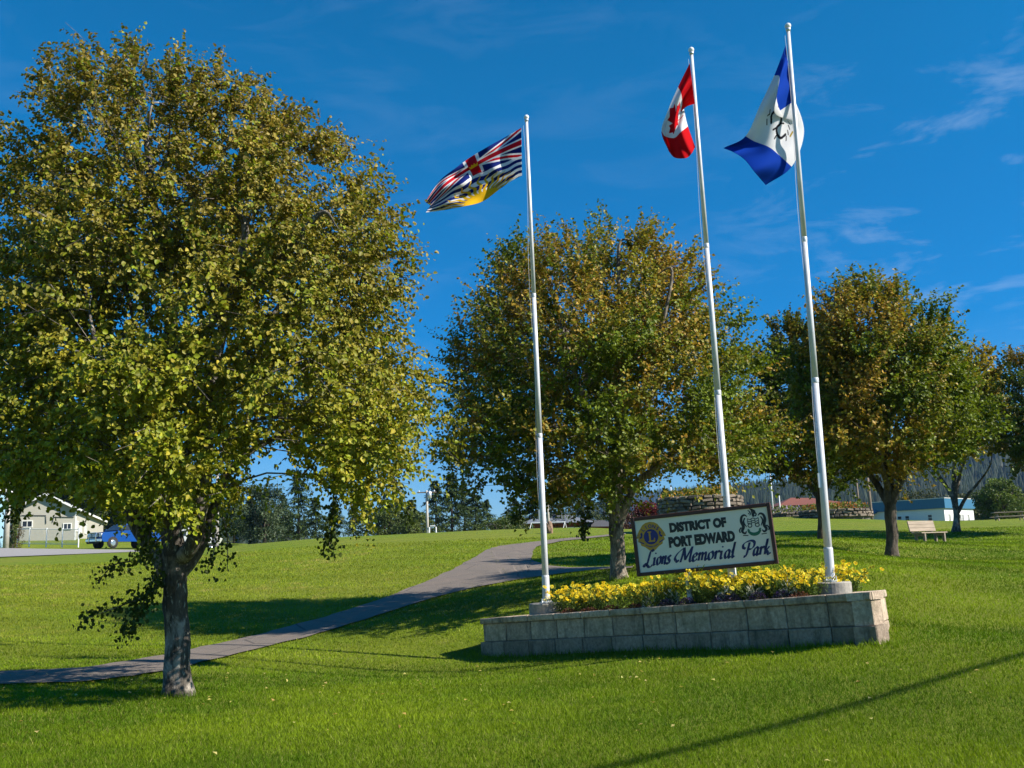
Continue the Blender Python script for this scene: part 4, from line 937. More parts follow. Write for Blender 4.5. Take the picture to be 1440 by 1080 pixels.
for i, (px, t) in enumerate([(938,'left of the sign centre'), (966,'under the sign'), (1014,'in front of the sign'), (1030,'below the white sign post'), (1066,'below the crest'), (1100,'near the right end of the sign')]):
    low_plant(bed_x(px, .18), .18, .15, .13, 'purple_bedding_plant', 'low purple plant at the planter edge, '+t, 'bedding plant', 'purple plants along the planter edge', [(.05,.05,.04),(.09,.06,.08),(.05,.08,.02)], 420, 200+i, PUR)
for i, (px, t) in enumerate([(915,'left of the sign'), (946,'under the sign emblem'), (1022,'at the white sign post'), (1059,'right of the white post'), (1110,'near the tallest pole')]):
    low_plant(bed_x(px, .28), .28, .28, .10, 'silver_leaf_plant', 'pale silver leaved plant among the daisies, '+t, 'bedding plant', 'silver leaved plants in the planter', [WHT, (.6,.6,.52)], 60, 230+i, None, True)
for i, (px, t) in enumerate([(800,'near the left pole'), (828,'left of the tree trunk'), (860,'below the tree trunk'), (892,'at the left edge of the sign'), (1125,'left of the tallest pole')]):
    low_plant(bed_x(px, .2), .2, .12, .15, 'russet_bedding_plant', 'low russet plant at the planter edge, '+t, 'bedding plant', 'russet plants along the planter edge', [(.12,.03,.02),(.16,.05,.04),(.05,.06,.02)], 380, 260+i)
# ------------------------------------------------------------------ bench
bp = V(1303, 762, 36.0); bp.z = TZ(bp.x, bp.y)
bench = empty('park_bench', bp, 'weathered concrete and plank bench standing alone on the lawn at right', 'bench', rz=math.radians(30))
WOODW = mat('weathered_plank', (.36, .29, .22), (.26, .21, .155), 5, .85, bmp=.3, stretch=(.3, 4, 4))
CONCD = mat('bench_concrete', (.30, .25, .20), (.17, .14, .11), 9, .9, bmp=.4)
BL = 1.78                                                     # local x along the bench, -y the way it faces
for x in (-BL/2+.22, BL/2-.22):
    q = MB(); q.bevbox((x, -.44, .21), (.10, .12, .42), .01, 0); q.bevbox((x, .0, .21), (.10, .12, .42), .01); q.bevbox((x, -.22, .345), (.098, .32, .10), .01); q.build('leg', CONCD, bench)
for k in range(3): q = MB(); q.bevbox((0, -.40+.19*k, .45), (BL, .175, .05), .006); q.build('seat_plank', WOODW, bench)
Mb = Matrix.Translation((0, .14, .52)) @ Matrix.Rotation(math.radians(-12), 4, 'X')
for k in range(3): q = MB(); q.bevbox((0, 0, .09+.168*k), (BL, .05, .16), .006, M=Mb); q.build('back_plank', WOODW, bench)
for x in (-BL/2+.22, BL/2-.22): q = MB(); q.bevbox((x, .05, .22), (.10, .055, .52), .006, M=Mb); q.build('back_support', CONCD, bench)
bench.scale = (.78, .78, .76)
# ------------------------------------------------------------------ stone drums
STONE = mat('field_stone', (.24, .19, .14), (.08, .07, .06), 7, .92, bmp=.7, bdist=.03, rand=.45)
MORT = mat('mortar', (.13, .12, .10), (.08, .075, .06), 12, .95, bmp=.4)
def stone_mesh(seed):
    r = random.Random(seed); mb = MB(); mb.bevbox((0, 0, 0), (1, .3, 1), .12); mb.v = [(x+r.uniform(-.05, .05), y+r.uniform(-.02, .02), z+r.uniform(-.06, .06)) for x, y, z in mb.v]; return mb.mesh('stone', STONE)
SM_ = [stone_mesh(i) for i in range(6)]
def stone_drum(px, py_top, D, rad, label, flowers, top_h=None, rows=5, seed=0, sh=.17, tint=None):
    r = np.random.RandomState(seed); c = P(px, py_top, D); g = TZ(c[0], c[1]); H = c[2]-g
    root = empty('stone_planter', (c[0], c[1], g), label, 'stone planter', 'round stone planters on the hill')
    m = MB(); m.lathe((0, 0, 0), [(rad-.05, -.3), (rad-.05, H-.06), (rad-.35, H-.06), (.01, H+.0)], 40); m.build('core', MORT, root)
    rows = max(2, int(round(H/sh))); rh = H/rows
    for k in range(rows):
        a = r.rand(); n = int(2*math.pi*rad/.36); k_ = k*.37
        angs = np.cumsum(.35+1.3*r.rand(n)); angs = angs/angs[-1]*2*math.pi + k_
        for i in range(n):
            a0, a1 = angs[i-1] if i else angs[-1]-2*math.pi, angs[i]; am = (a0+a1)/2
            if math.sin(am) > .45: continue                     # far side, never in view
            o = link('stone', SM_[r.randint(6)], root); o.location = (math.cos(am)*(rad-.03), math.sin(am)*(rad-.03), rh*(k+.5)+r.randn()*.012); o.rotation_euler = (r.randn()*.05, r.randn()*.07, am+math.pi/2); o.scale = ((a1-a0)*rad*.95, .6+.6*r.rand(), rh*(.80+.22*r.rand()))
    n = 60*int(rad*8); q = np.sqrt(r.rand(n))*(rad-.1); a = r.rand(n)*2*math.pi; hh = .38*r.rand(n)*(1-(q/rad)**4*.5)
    pos = np.stack([np.cos(a)*q, np.sin(a)*q, H+hh], 1); cols = pal(np.stack([r.rand(n), r.rand(n), (r.rand(n) > .7)*flowers[1]], 1), [(.07,.11,.02), (.18,.20,.03), flowers[0]])
    v, f, c_ = leaves_mesh(pos, unit(r.randn(n, 3)+np.array([0, 0, .6])), unit(r.randn(n, 3)), .10+.10*r.rand(n), cols, 'kite', .7, .1)
    o = link('plants', fast_mesh('plants', v, f, LEAF, False, c_), root); o['kind'] = 'stuff'; return root
stone_drum(984, 699, 46, 1.85, 'dark round stone planter rising behind the top of the park sign', ((.55,.25,.02), 1.2), seed=3)
stone_drum(1174, 717, 58, 1.95, 'round stone planter overflowing with orange and green plants, right of the sign', ((.50,.10,.03), 1.6), seed=5)
stone_drum(1110, 721, 63, 1.35, 'low round stone planter with purple and white flowers just right of the sign', ((.35,.28,.45), 1.5), seed=8)
# ------------------------------------------------------------------ background vegetation
def conifer(px, py_top, D, w, label, seed, group='conifers beyond the hill crest', cols=None, trunk_h=.08, name='conifer_tree', nfac=1.0, cat='tree'):
    r = np.random.RandomState(seed); t = P(px, py_top, D); g = TZ(t[0], t[1]); H = t[2]-g; b = np.array([t[0], t[1], g]); root = empty(name, b, label, cat, group)
    m = MB(); m.tube([(0, 0, -.2), (0, 0, H*.5), (0, 0, H*.97)], [H*.016+.05, H*.009+.03, .02], 8); m.build('trunk', BARK_C, root, True)
    nb = int(90*nfac + H*8*nfac); z = H*(trunk_h + (1-trunk_h)*r.rand(nb)**.85); a = r.rand(nb)*2*math.pi
    rel = (z/H-trunk_h)/(1-trunk_h); L = w*(1-rel)**.75*(.5+.75*r.rand(nb)) + .02*w
    per = 34; k = np.repeat(np.arange(nb), per); q = np.tile(np.linspace(.08, 1, per), nb)
    lat = r.randn(nb*per)*.15*L[k]*(1-q*.7); zz = z[k] + L[k]*(.12*q - .40*q**2) + r.randn(nb*per)*.05*H*.1
    ca, sa = np.cos(a[k]), np.sin(a[k]); pos = np.stack([ca*L[k]*q - sa*lat, sa*L[k]*q + ca*lat, zz], 1)
    ax = unit(np.stack([ca, sa, -.55+0*ca], 1) + r.randn(len(k), 3)*.45); nm = unit(np.stack([ca*.3, sa*.3, 1+0*ca], 1)+r.randn(len(k), 3)*.4)
    cols = cols or [(.022, .045, .014), (.045, .075, .02), (.085, .115, .03)]
    br = r.rand(nb)[k]; c = pal(np.stack([1-br, .5+0*br, br*q*1.1], 1), cols)*(.7+.6*r.rand(len(k)))[:, None]
    v, f, cc = leaves_mesh(pos, ax, nm, (.022*H+.13)*(.6+.7*r.rand(len(k))), c, 'kite', .42, .1)
    o = link('crown', fast_mesh('crown', v, f, NEEDLE, False, cc), root); o['kind'] = 'stuff'; return root
def bushy(px, py_top, D, w, label, seed, cols, name='leafy_tree', group=None, n=5000, base_h=.15, leaf=.13, hgt=None, cat='tree', oval=.75):
    r = np.random.RandomState(seed); t = P(px, py_top, D); g = TZ(t[0], t[1]); H = hgt or (t[2]-g); b = np.array([t[0], t[1], g]); root = empty(name, b, label, cat, group)
    m = MB(); m.tube([(0, 0, -.2), (.05, 0, H*.3), (0, .05, H*.75)], [H*.03+.03, H*.02+.02, .02], 8)
    for i in range(6): a = i*1.05; m.tube([(0, 0, H*.2), (math.cos(a)*w*.35, math.sin(a)*w*.35, H*.5), (math.cos(a)*w*.55, math.sin(a)*w*.55, H*.72)], [.05*H*.3, .03, .015], 5)
    m.build('trunk', BARK_C, root, True)
    nc = 46; cz = base_h+(1-base_h)*r.rand(nc); ca = r.rand(nc)*6.283; prof = np.sqrt(np.clip(1-((cz-base_h-.42*(1-base_h))/(.62*(1-base_h)))**2, .06, 1)); cr_ = w*prof*np.sqrt(r.rand(nc))*.85
    cc_ = np.stack([np.cos(ca)*cr_, np.sin(ca)*cr_, cz*H*.93], 1); k = r.randint(0, nc, n); d = unit(r.randn(n, 3)); pos = cc_[k] + d*(r.rand(n)**.4)[:, None]*np.array([w*.3, w*.3, H*.13])*(.6+.6*r.rand(nc))[k][:, None]
    pos[:, 2] = np.clip(pos[:, 2], .05, H); kr = r.rand(nc)[k]
    c = pal(np.stack([1-kr, .6+0*kr, kr*1.0], 1), cols)*(.7+.6*r.rand(n))[:, None]
    v, f, c2 = leaves_mesh(pos, unit(d+r.randn(n, 3)*.6-np.array([0, 0, .3])), unit(d+r.randn(n, 3)*.5+np.array([0, 0, .4])), leaf*(.6+.7*r.rand(n)), c, 'kite', .7, .12)
    o = link('crown', fast_mesh('crown', v, f, LEAF, False, c2), root); o['kind'] = 'stuff'; return root
GRN = [(.03, .05, .012), (.06, .09, .018), (.12, .15, .03)]; BLG = [(.03, .05, .03), (.05, .08, .04), (.09, .12, .05)]
cl = [(330,684,104,2.6),(352,700,98,2.2),(398,696,112,2.6),(420,662,108,3.0),(444,700,100,2.4),(470,706,112,2.6),(497,711,118,2.3),(515,702,104,2.4),(541,690,100,2.6),(560,700,112,2.5),(578,703,104,2.3),(612,676,104,2.8),(634,664,100,3.0),(652,678,108,3.0),(668,690,102,2.6),(684,703,112,2.2)]
ctxt = ['behind the concrete light pole','just right of the light pole','left of the tallest conifer','tallest of the row, left of the hanging leaves','right of the tallest conifer','in the dip of the row','lowest, in the dip of the row','left of the pale green conifer','pale tipped, left of the utility pole','between the dip and the utility pole','immediately left of the utility pole','immediately right of the utility pole','highest peak right of the utility pole','on the right shoulder of the row','second from the right end of the row','rightmost, beside the patch of open sky']
for i, ((x, y, D, w), t) in enumerate(zip(cl, ctxt)): conifer(x, y, D, w*.92, 'dark green conifer beyond the crest, '+t, 300+i)
bushy(372, 682, 96, 3.1, 'rounded pale green broadleaf tree among the dark conifers beyond the crest', 331, BLG, leaf=.22, n=6500)
bushy(540, 716, 90, 2.6, 'low bushy green tree in front of the distant conifer row', 332, GRN, leaf=.2)
bushy(590, 722, 88, 2.4, 'second low bushy tree in front of the conifers near the utility pole', 333, GRN, leaf=.2)
for i, (x, y, D, w, t) in enumerate([(-12,598,128,5.2,'at the very left edge'),(38,640,140,5,'left of the gable peak'),(70,612,135,5.2,'above the gable peak'),(108,606,130,5.0,'right of the gable peak'),(148,618,128,5,'above the house roof'),(190,628,132,5,'above the blue pickup'),(232,640,126,4.6,'behind the big trunk'),(278,650,122,4.4,'left of the light pole')]):
    conifer(x, y, D, w, 'tall dark conifer behind the beige house, '+t, 340+i, 'tall conifers behind the house', [(.02,.035,.012),(.05,.07,.02),(.10,.115,.03)], nfac=1.6)
for i, (x, y, D, w, t) in enumerate([(722,700,95,2.6,'left of the leftmost flagpole'),(752,680,92,3.2,'behind the leftmost flagpole'),(786,668,90,3.4,'above the grey roof peak'),(818,672,92,3.2,'right of the grey roof peak'),(848,690,96,3.0,'just left of the tree trunk')]):
    conifer(x, y, D, w, 'drooping dark conifer behind the grey roofed house, '+t, 360+i, 'conifers behind the grey roofed house', [(.02,.04,.015),(.04,.065,.02),(.10,.115,.045)])
bushy(703, 728, 70, 1.6, 'small green shrub at the crest left of the leftmost flagpole', 371, GRN, 'shrub', cat='shrub', leaf=.14, n=1800)
bushy(722, 722, 76, 1.8, 'green shrub beside the white play frame on the crest', 372, GRN, 'shrub', cat='shrub', leaf=.14, n=2200)
bushy(905, 706, 72, 1.7, 'burgundy leaved shrub tree on the crest left of the park sign', 373, [(.07,.012,.012),(.12,.02,.02),(.17,.035,.02)], 'burgundy_tree', leaf=.15, n=4200, base_h=.02)
bushy(878, 716, 70, 1.2, 'low dark burgundy shrub behind the trunk of the tree at the sign', 374, [(.03,.012,.01),(.06,.02,.015),(.07,.03,.015)], 'burgundy_shrub', cat='shrub', leaf=.13, n=2000, base_h=.02)
conifer(936, 686, 74, 1.1, 'small solitary conifer between the burgundy tree and the stone planter', 375, None, [(.04,.06,.02),(.08,.10,.03),(.14,.15,.05)])
bushy(1405, 674, 82, 2.1, 'dense upright green tree right of the white building', 376, [(.03,.055,.012),(.07,.11,.02),(.15,.2,.03)], leaf=.17, n=8000, base_h=.02)
for i, (x, y, D, w, t) in enumerate([(1290,690,150,5,'behind the teal roof corner'),(1340,697,150,5,'above the right end of the teal roof'),(1378,690,145,5,'between the building and the upright tree'),(1432,694,110,4.4,'right of the upright tree'),(1475,690,115,5,'at the right edge of the photo')]):
    bushy(x, y, D, w, 'olive broadleaf tree at the forest edge, '+t, 380+i, [(.03,.04,.015),(.06,.07,.02),(.11,.11,.035)], leaf=.3, n=5000, group='trees at the forest edge', base_h=.02)
# ------------------------------------------------------------------ poles beyond the crest
CONCP = mat('pole_concrete', (.45, .42, .37), (.33, .31, .27), 6, .8, bmp=.15); WOODP = mat('pole_wood', (.22, .17, .125), (.13, .10, .075), 6, .9, bmp=.4, stretch=(3, 3, .3))
def pole(name, px, py_top, D, r, m, label, cat, top_px=None):
    t = P(px, py_top, D); g = TZ(t[0], t[1]); H = t[2]-g; root = empty(name, (t[0], t[1], g), label, cat); q = MB(); q.tube([(0, 0, -.3), (0, 0, H*.5), (0, 0, H)], [r, r*.85, r*.65], 14); q.build('shaft', m, root, True); return root, H
lp, H = pole('street_light', 306, 652, 70, .16, CONCP, 'pale concrete street light pole right of the big tree trunk', 'street light')
q = MB(); q.tube([(0, 0, H*.86), (.35, -.1, H*.89), (.62, -.15, H*.885)], .035, 8); q.build('arm', CONCP, lp, True); q = MB(); q.bevbox((.72, -.18, H*.875), (.45, .2, .1), .03); q.build('lamp_head', WHITEM, lp)
up, H = pole('utility_pole', 600, 690, 78, .13, CONCP, 'slim utility pole with a grey transformer among the conifers', 'utility pole')
q = MB(); q.lathe((.22, -.1, H*.86), [(.13, 0), (.17, .03), (.17, .5), (.1, .56), (.02, .58)], 14); q.build('transformer', ALU, up, True)
q = MB(); q.box((0, 0, H*.97), (1.5, .09, .09)); q.build('crossarm', WOODP, up); q = MB(); q.bevbox((.42, -.1, H*.37), (.4, .2, .09), .02); q.build('lamp_head', WHITEM, up)
for k in (-.6, 0, .6): q = MB(); q.lathe((k, 0, H*.97+.04), [(.03, 0), (.05, .05), (.03, .12), (.01, .13)], 8); q.build('insulator', WHITEM, up)
lp2, H = pole('lamp_post', 770, 706, 51, .075, CONCP, 'tan lamp post rising behind the boulder at the path head', 'lamp post'); q = MB(); q.lathe((0, 0, H-.02), [(.09, 0), (.13, .1), (.1, .3), (.02, .36)], 12); q.build('lamp_head', WHITEM, lp2, True)
pole('wooden_pole', 1220, 672, 66, .13, WOODP, 'wooden pole standing at the edge of the large stone planter', 'utility pole')
pole('wooden_pole', 1204, 672, 95, .12, WOODP, 'thin wooden pole behind the large stone planter', 'utility pole')
for x, y, D, t in ((1082, 655, 66, 'tall white pole seen over the right end of the sign'), (1095.5, 697, 80, 'short thin white pole right of the sign top'), (943, 682, 82, 'thin pale pole beside the small conifer')): pole('white_pole', x, y, D, .06, WHITEM, t, 'pole')
pole('wooden_pole', 13, 675, 74, .22, CONCP, 'thick pale pole at the far left edge in front of the blue building', 'utility pole')
# boulder
bb = bmesh.new(); bmesh.ops.create_icosphere(bb, subdivisions=3, radius=1)
for v in bb.verts: n_ = 1+.22*mnoise.noise(v.co*1.6)+.07*mnoise.noise(v.co*5); v.co = Vector((v.co.x*.18*n_, v.co.y*.18*n_, v.co.z*.36*n_ + .2))
me = bpy.data.meshes.new('boulder'); bb.to_mesh(me); bb.free(); me.materials.append(mat('brown_stone', (.27, .18, .12), (.16, .10, .07), 9, .9, bmp=.6)); b_ = GP(np.array(773.), np.array(750.)); bo = link('boulder', me); bo.location = b_; tag(bo, 'upright brown boulder at the head of the path right of the leftmost flagpole', 'boulder')
for i, x in enumerate((603.5, 613)):
    t = P(x, 742, 56); g = TZ(t[0], t[1]); q = MB(); q.tube([(0, 0, -.2), (0, 0, .3), (0, 0, .34)], [.045, .045, .02], 10); o = q.build('marker_post', WHITEM); o.location = (t[0], t[1], max(g, t[2]-.34)-.0); tag(o, 'stubby white marker post on the crest, '+('left' if i == 0 else 'right')+' one of two near the utility pole', 'post')
# swing frame
sp0 = P(744, 745, 62); sp1 = P(798, 743, 62); g = TZ(sp0[0], sp0[1]); L = sp1[0]-sp0[0]; zt = P(748, 735.5, 62)[2]-g
sw = empty('swing_frame', (sp0[0], sp0[1], g), 'white metal swing frame on the crest behind the leftmost flagpole', 'swing set')
for x in (.15, L-.15):
    for s_ in (-1, 1): q = MB(); q.tube([(x+s_*.22, s_*.3, -.2), (x, 0, zt)], .02, 8); q.build('leg', WHITEM, sw)
q = MB(); q.tube([(.1, 0, zt), (L-.1, 0, zt)], .022, 8); q.build('top_bar', WHITEM, sw)
# ------------------------------------------------------------------ buildings
GLASS = mat('window_glass', (.03, .04, .055), (.02, .025, .035), 2, .08, bmp=0); ROOFD = mat('dark_shingles', (.075, .075, .085), (.045, .045, .05), 14, .9, bmp=.3)
TAN = mat('beige_siding', (.42, .40, .34), (.36, .345, .29), 4, .8, bmp=.1, stretch=(.4, .4, 6)); WTRIM = mat('white_trim', (.78, .78, .76), (.68, .68, .66), 4, .6, bmp=.05)
BRICK = mat('red_brick', (.26, .07, .045), (.18, .05, .035), 10, .9, bmp=.2); TEAL = mat('teal_metal', (.03, .14, .25), (.025, .12, .215), 3, .5, bmp=.05, stretch=(6, 6, .3))
WWALL = mat('white_siding', (.74, .74, .74), (.66, .66, .67), 3, .75, bmp=.1, stretch=(.4, .4, 6)); PBLUE = mat('pale_blue_wall', (.25, .42, .52), (.22, .37, .46), 3, .8, bmp=.05)
def prism(mb, prof, y0, y1, m=0):
    n = len(prof); mb.add([(x, y0, z) for x, z in prof]+[(x, y1, z) for x, z in prof], [tuple(range(n))]+[tuple(range(2*n-1, n-1, -1))]+[(i, n+i, n+(i+1) % n, (i+1) % n) for i in range(n)], m)
def window(par, c, w, h, face='y', mull=1, fr=WTRIM):
    """face 'y': in a wall facing local -y; 'x': in a wall facing local +x"""
    q = MB(); t = .07
    def bx(cx, cz, sx_, sz_, d=.09):
        q.box((c[0]+cx, c[1]-.02, c[2]+cz), (sx_, d, sz_)) if face == 'y' else q.box((c[0]+.02, c[1]+cx, c[2]+cz), (d, sx_, sz_))
    bx(0, h/2-t/2, w, t); bx(0, -h/2+t/2, w, t, .12); bx(-w/2+t/2, 0, t, h-2*t); bx(w/2-t/2, 0, t, h-2*t)
    for k in range(mull): bx(-w/2+w*(k+1)/(mull+1), 0, .045, h-2*t, .07)
    f = q.build('window', fr, par); p = MB()
    p.box((c[0], c[1]-.005, c[2]), (w-2*t, .02, h-2*t)) if face == 'y' else p.box((c[0]+.005, c[1], c[2]), (.02, w-2*t, h-2*t)); p.build('pane', GLASS, f)
hx = P(27, 757, 93.6); rz = math.atan2(.287, .958); hg = P(104, 758, 95)[2]-.1
house = empty('gabled_house', (hx[0], hx[1], hg), 'beige gabled house with a dark roof and white trim behind the big tree', 'house', rz=rz)
HW, HL, EV_, AP = 4.75, 25.0, 2.95, 4.25
q = MB(); prism(q, [(0, -2), (HW, -2), (HW, EV_), (HW/2-.2, AP), (0, EV_+.25)], 0, HL); q.build('wall', TAN, house)
for (x0, z0, x1, z1) in ((-.35, EV_+.12, HW/2-.2, AP+.05), (HW+.35, EV_-.17, HW/2-.2, AP+.05)):
    q = MB(); q.add([(x0, -.45, z0), (x1, -.45, z1), (x1, HL+.4, z1), (x0, HL+.4, z0), (x0, -.45, z0+.14), (x1, -.45, z1+.14), (x1, HL+.4, z1+.14), (x0, HL+.4, z0+.14)], [(0, 1, 2, 3), (4, 7, 6, 5), (0, 4, 5, 1), (1, 5, 6, 2), (2, 6, 7, 3), (3, 7, 4, 0)]); rf = q.build('roof', ROOFD, house)
    q = MB(); q.add([(x0, -.49, z0-.06), (x1, -.49, z1-.06), (x1, -.455, z1-.06), (x0, -.455, z0-.06), (x0, -.49, z0+.17), (x1, -.49, z1+.17), (x1, -.455, z1+.17), (x0, -.455, z0+.17)], [(0, 1, 2, 3), (4, 7, 6, 5), (0, 4, 5, 1), (1, 5, 6, 2), (2, 6, 7, 3), (3, 7, 4, 0)]); q.build('fascia', WTRIM, rf)
q = MB(); q.box((HW+.38, HL/2, EV_-.12), (.06, HL+.8, .2)); q.build('gutter', WTRIM, house)
window(house, (.62, 0, 1.6), .95, .65); window(house, (4.1, 0, 1.3), .75, .6); window(house, (HW, 1.6, 1.35), 1.1, 1.0, 'x'); window(house, (HW, 4.2, 1.35), 1.1, 1.0, 'x'); window(house, (HW, 8.2, 1.35), 1.4, 1.0, 'x')
q = MB(); q.tube([(.1, -.05, 2.42), (2.2, -.05, 2.36), (2.25, -.05, 1.6)], .03, 6); q.tube([(HW-.1, -.05, 2.15), (2.9, -.05, 2.2), (2.8, -.05, 1.7)], .03, 6); q.build('wall_pipe', ROOFD, house)
q = MB(); q.box((HW+.05, .05, 1.3), (.12, .12, 3.3)); q.build('corner_post', WTRIM, house)
# chain-link fence with white posts
f0 = P(24, 764, 86); f1 = P(110, 768, 84)
fence = empty('chain_link_fence', (f0[0], f0[1], TZ(f0[0], f0[1])), 'white posted chain link fence and gate in front of the beige house', 'fence'); fb = f0*0+np.array([f0[0], f0[1], TZ(f0[0], f0[1])])
prev = None
for i, u in enumerate((0, .2, .48, .74, 1)):
    x, y = f0[0]+(f1[0]-f0[0])*u, f0[1]+(f1[1]-f0[1])*u; p = Vector((x, y, TZ(x, y)))-Vector(fb); q = MB(); q.tube([p-Vector((0, 0, .3)), p+Vector((0, 0, 1.6))], .06, 8); q.build('post', WHITEM, fence)
    if prev is not None:
        for h_ in (1.5, .25): q = MB(); q.tube([prev+Vector((0, 0, h_)), p+Vector((0, 0, h_))], .03, 6); q.build('rail', WHITEM, fence)
        q = MB()
        for k in range(14):
            a = k/14; b2 = min(1, a+.2); c2 = max(0, a-.2)
            q.tube([prev.lerp(p, a)+Vector((0, 0, .25)), prev.lerp(p, b2)+Vector((0, 0, .25+1.25*(b2-a)/.2))], .006, 3, cap=False); q.tube([prev.lerp(p, a)+Vector((0, 0, .25)), prev.lerp(p, c2)+Vector((0, 0, .25+1.25*(a-c2)/.2))], .006, 3, cap=False)
        w = q.build('wire_mesh', ALU, fence); w['kind'] = 'stuff'
    prev = p
q = MB(); p0_, p1_ = Vector(fb*0), None
bx_ = P(-4, 745, 84); bl = empty('blue_shed', (bx_[0]-6.1, bx_[1], TZ(bx_[0], bx_[1])), 'pale blue building with a flat roof cut by the left edge', 'building')
q = MB(); q.box((3.0, 1.4, 2.2), (6, 2.8, 5)); q.build('wall', PBLUE, bl); q = MB(); q.bevbox((3.0, 1.4, 4.85), (6.6, 3.4, .3), .04); q.build('roof', WTRIM, bl)
q = MB(); q.box((3, -.03, 3.9), (6.0, .05, 1.5)); q.build('white_panel', WTRIM, bl); bl.children[-1].name = 'upper_panel'  # white trim panel across the upper front wall
bushy(20, 690, 82, .55, 'narrow columnar green shrub beside the pale pole at the left edge', 390, GRN, 'columnar_shrub', cat='shrub', leaf=.12, n=2600, base_h=.0)
bushy(21, 735, 84, .85, 'rounded russet hedge shrub in front of the beige house', 391, [(.05,.03,.012),(.10,.05,.02),(.09,.08,.02)], 'russet_shrub', cat='shrub', leaf=.1, n=2200, base_h=.0)
# pickup truck
TBLUE = mat('blue_car_paint', (.008, .06, .26), (.007, .055, .24), 2, .18, .1, bmp=0); CHR = mat('chrome', (.75, .76, .78), (.7, .7, .72), 3, .15, .9, bmp=0); TYRE = mat('tyre_rubber', (.02, .02, .02), None, 8, .85, bmp=.2); LENS = mat('headlight_lens', (.75, .78, .8), None, 3, .1, bmp=0)
REDP = mat('red_paint', (.5, .02, .02), None, 3, .35, bmp=0)
tf = P(131, 772, 78); fwd = Vector((-math.sin(math.radians(32)), -math.cos(math.radians(32)), 0)); tc_ = Vector((tf[0], tf[1], 0)) - fwd*2.85
tg = TZ(tc_.x, tc_.y)+.04
truck = empty('pickup_truck', (tc_.x, tc_.y, tg), 'blue pickup truck with a chrome grille guard parked by the road behind the big tree', 'pickup truck', rz=math.atan2(fwd.y, fwd.x))
q = MB(); prism(q, [(-2.75,.5),(2.6,.5),(2.75,.62),(2.78,1.0),(2.65,1.22),(1.35,1.32),(.55,1.36),(-.95,1.36),(-.95,1.32),(-2.75,1.32)], -.92, .92); q.build('body', TBLUE, truck)
q = MB(); n_ = [(1.30,-.86,1.33),(1.30,.86,1.33),(-.98,.86,1.33),(-.98,-.86,1.33),(.50,-.70,1.90),(.50,.70,1.90),(-.82,.70,1.92),(-.82,-.70,1.92)]; q.add(n_, [(0,3,2,1),(4,5,6,7),(0,1,5,4),(1,2,6,5),(2,3,7,6),(3,0,4,7)]); q.build('cab', TBLUE, truck)
q = MB(); q.add([(1.25,-.78,1.37),(1.25,.78,1.37),(.56,.66,1.86),(.56,-.66,1.86)], [(0,1,2,3)]); q.v = [(x+.03, y, z+.02) for x, y, z in q.v]; q.build('windscreen', GLASS, truck)
for s_ in (-1, 1):
    for xa, xb in ((.95, .12), (.05, -.8)):
        q = MB(); zz = 1.84; q.add([(xa, s_*.862, 1.38), (xb, s_*.862, 1.38), (max(xb, -.75), s_*.725, zz), (min(xa, .42), s_*.725, zz)], [(0, 1, 2, 3)]); q.build('side_window', GLASS, truck)
    q = MB(); q.bevbox((2.74, s_*.70, 1.02), (.10, .34, .26), .02); q.build('headlight', LENS, truck)
    q = MB(); q.bevbox((1.0, s_*1.05, 1.42), (.12, .22, .2), .02); q.build('mirror', TBLUE, truck)
    for x in (1.78, -1.72):
        q = MB(); q.tube([(x, s_*.72, .40), (x, s_*.80, .40), (x, s_*.95, .40), (x, s_*.98, .40)], [.38, .40, .40, .36], 22); w = q.build('wheel', TYRE, truck, True); q = MB(); q.tube([(x, s_*.975, .40), (x, s_*.995, .40)], [.24, .20], 14); q.build('rim', CHR, w)
        q = MB(); q.tube([(x, s_*.90, .42), (x, s_*.93, .42)], [.46, .47], 22); q.build('wheel_arch', TYRE, truck)
q = MB(); q.bevbox((2.76, 0, 1.02), (.10, 1.02, .34), .02); g_ = q.build('grille', TYRE, truck)
for z in (.93, 1.02, 1.11): q = MB(); q.bevbox((2.82, 0, z), (.03, 1.0, .04), .008); q.build('grille_bar', CHR, g_)
q = MB(); q.bevbox((2.84, 0, .62), (.2, 1.86, .24), .05); q.build('bumper', CHR, truck)
q = MB()
for s_ in (-1, 1): q.tube([(2.96, s_*.45, .5), (3.0, s_*.45, .9), (2.92, s_*.42, 1.2)], .035, 8)
q.tube([(2.92, -.42, 1.2), (2.92, .42, 1.2)], .035, 8); q.tube([(2.99, -.45, .8), (2.99, .45, .8)], .03, 8); q.build('grille_guard', CHR, truck)
q = MB(); q.bevbox((2.92, 0, .44), (.06, 1.5, .14), .02); q.build('air_dam', TYRE, truck)
# white and red trailer behind the trunk
vp_ = P(276, 777, 80); trl = empty('parked_van', (vp_[0], vp_[1], P(276, 778, 80)[2]), 'white van with a red lower panel glimpsed between the big tree limbs', 'van', rz=math.radians(8))
q = MB(); prism(q, [(-1.6,.75),(1.7,.75),(1.9,1.1),(1.55,1.25),(1.2,1.95),(-1.5,2.0),(-1.6,1.9)], -.85, .85); q.build('body', WTRIM, trl)
q = MB(); q.bevbox((-.4, -.87, .58), (2.3, .06, .34), .02); q.bevbox((-.4, 0, .58), (2.25, 1.6, .3), .02); q.build('red_panel', REDP, trl)
for xa, xb in ((1.1, .35), (.2, -.5), (-.65, -1.35)): q = MB(); q.box(((xa+xb)/2, -.86, 1.58), (xa-xb, .03, .4)); q.build('side_window', GLASS, trl)
for x in (1.2, -1.1): q = MB(); q.tube([(x, -.9, .33), (x, -.7, .33)], [.33, .33], 18); w = q.build('wheel', TYRE, trl, True); q = MB(); q.tube([(x, -.92, .33), (x, -.905, .33)], [.17, .19], 12); q.build('rim', CHR, w)
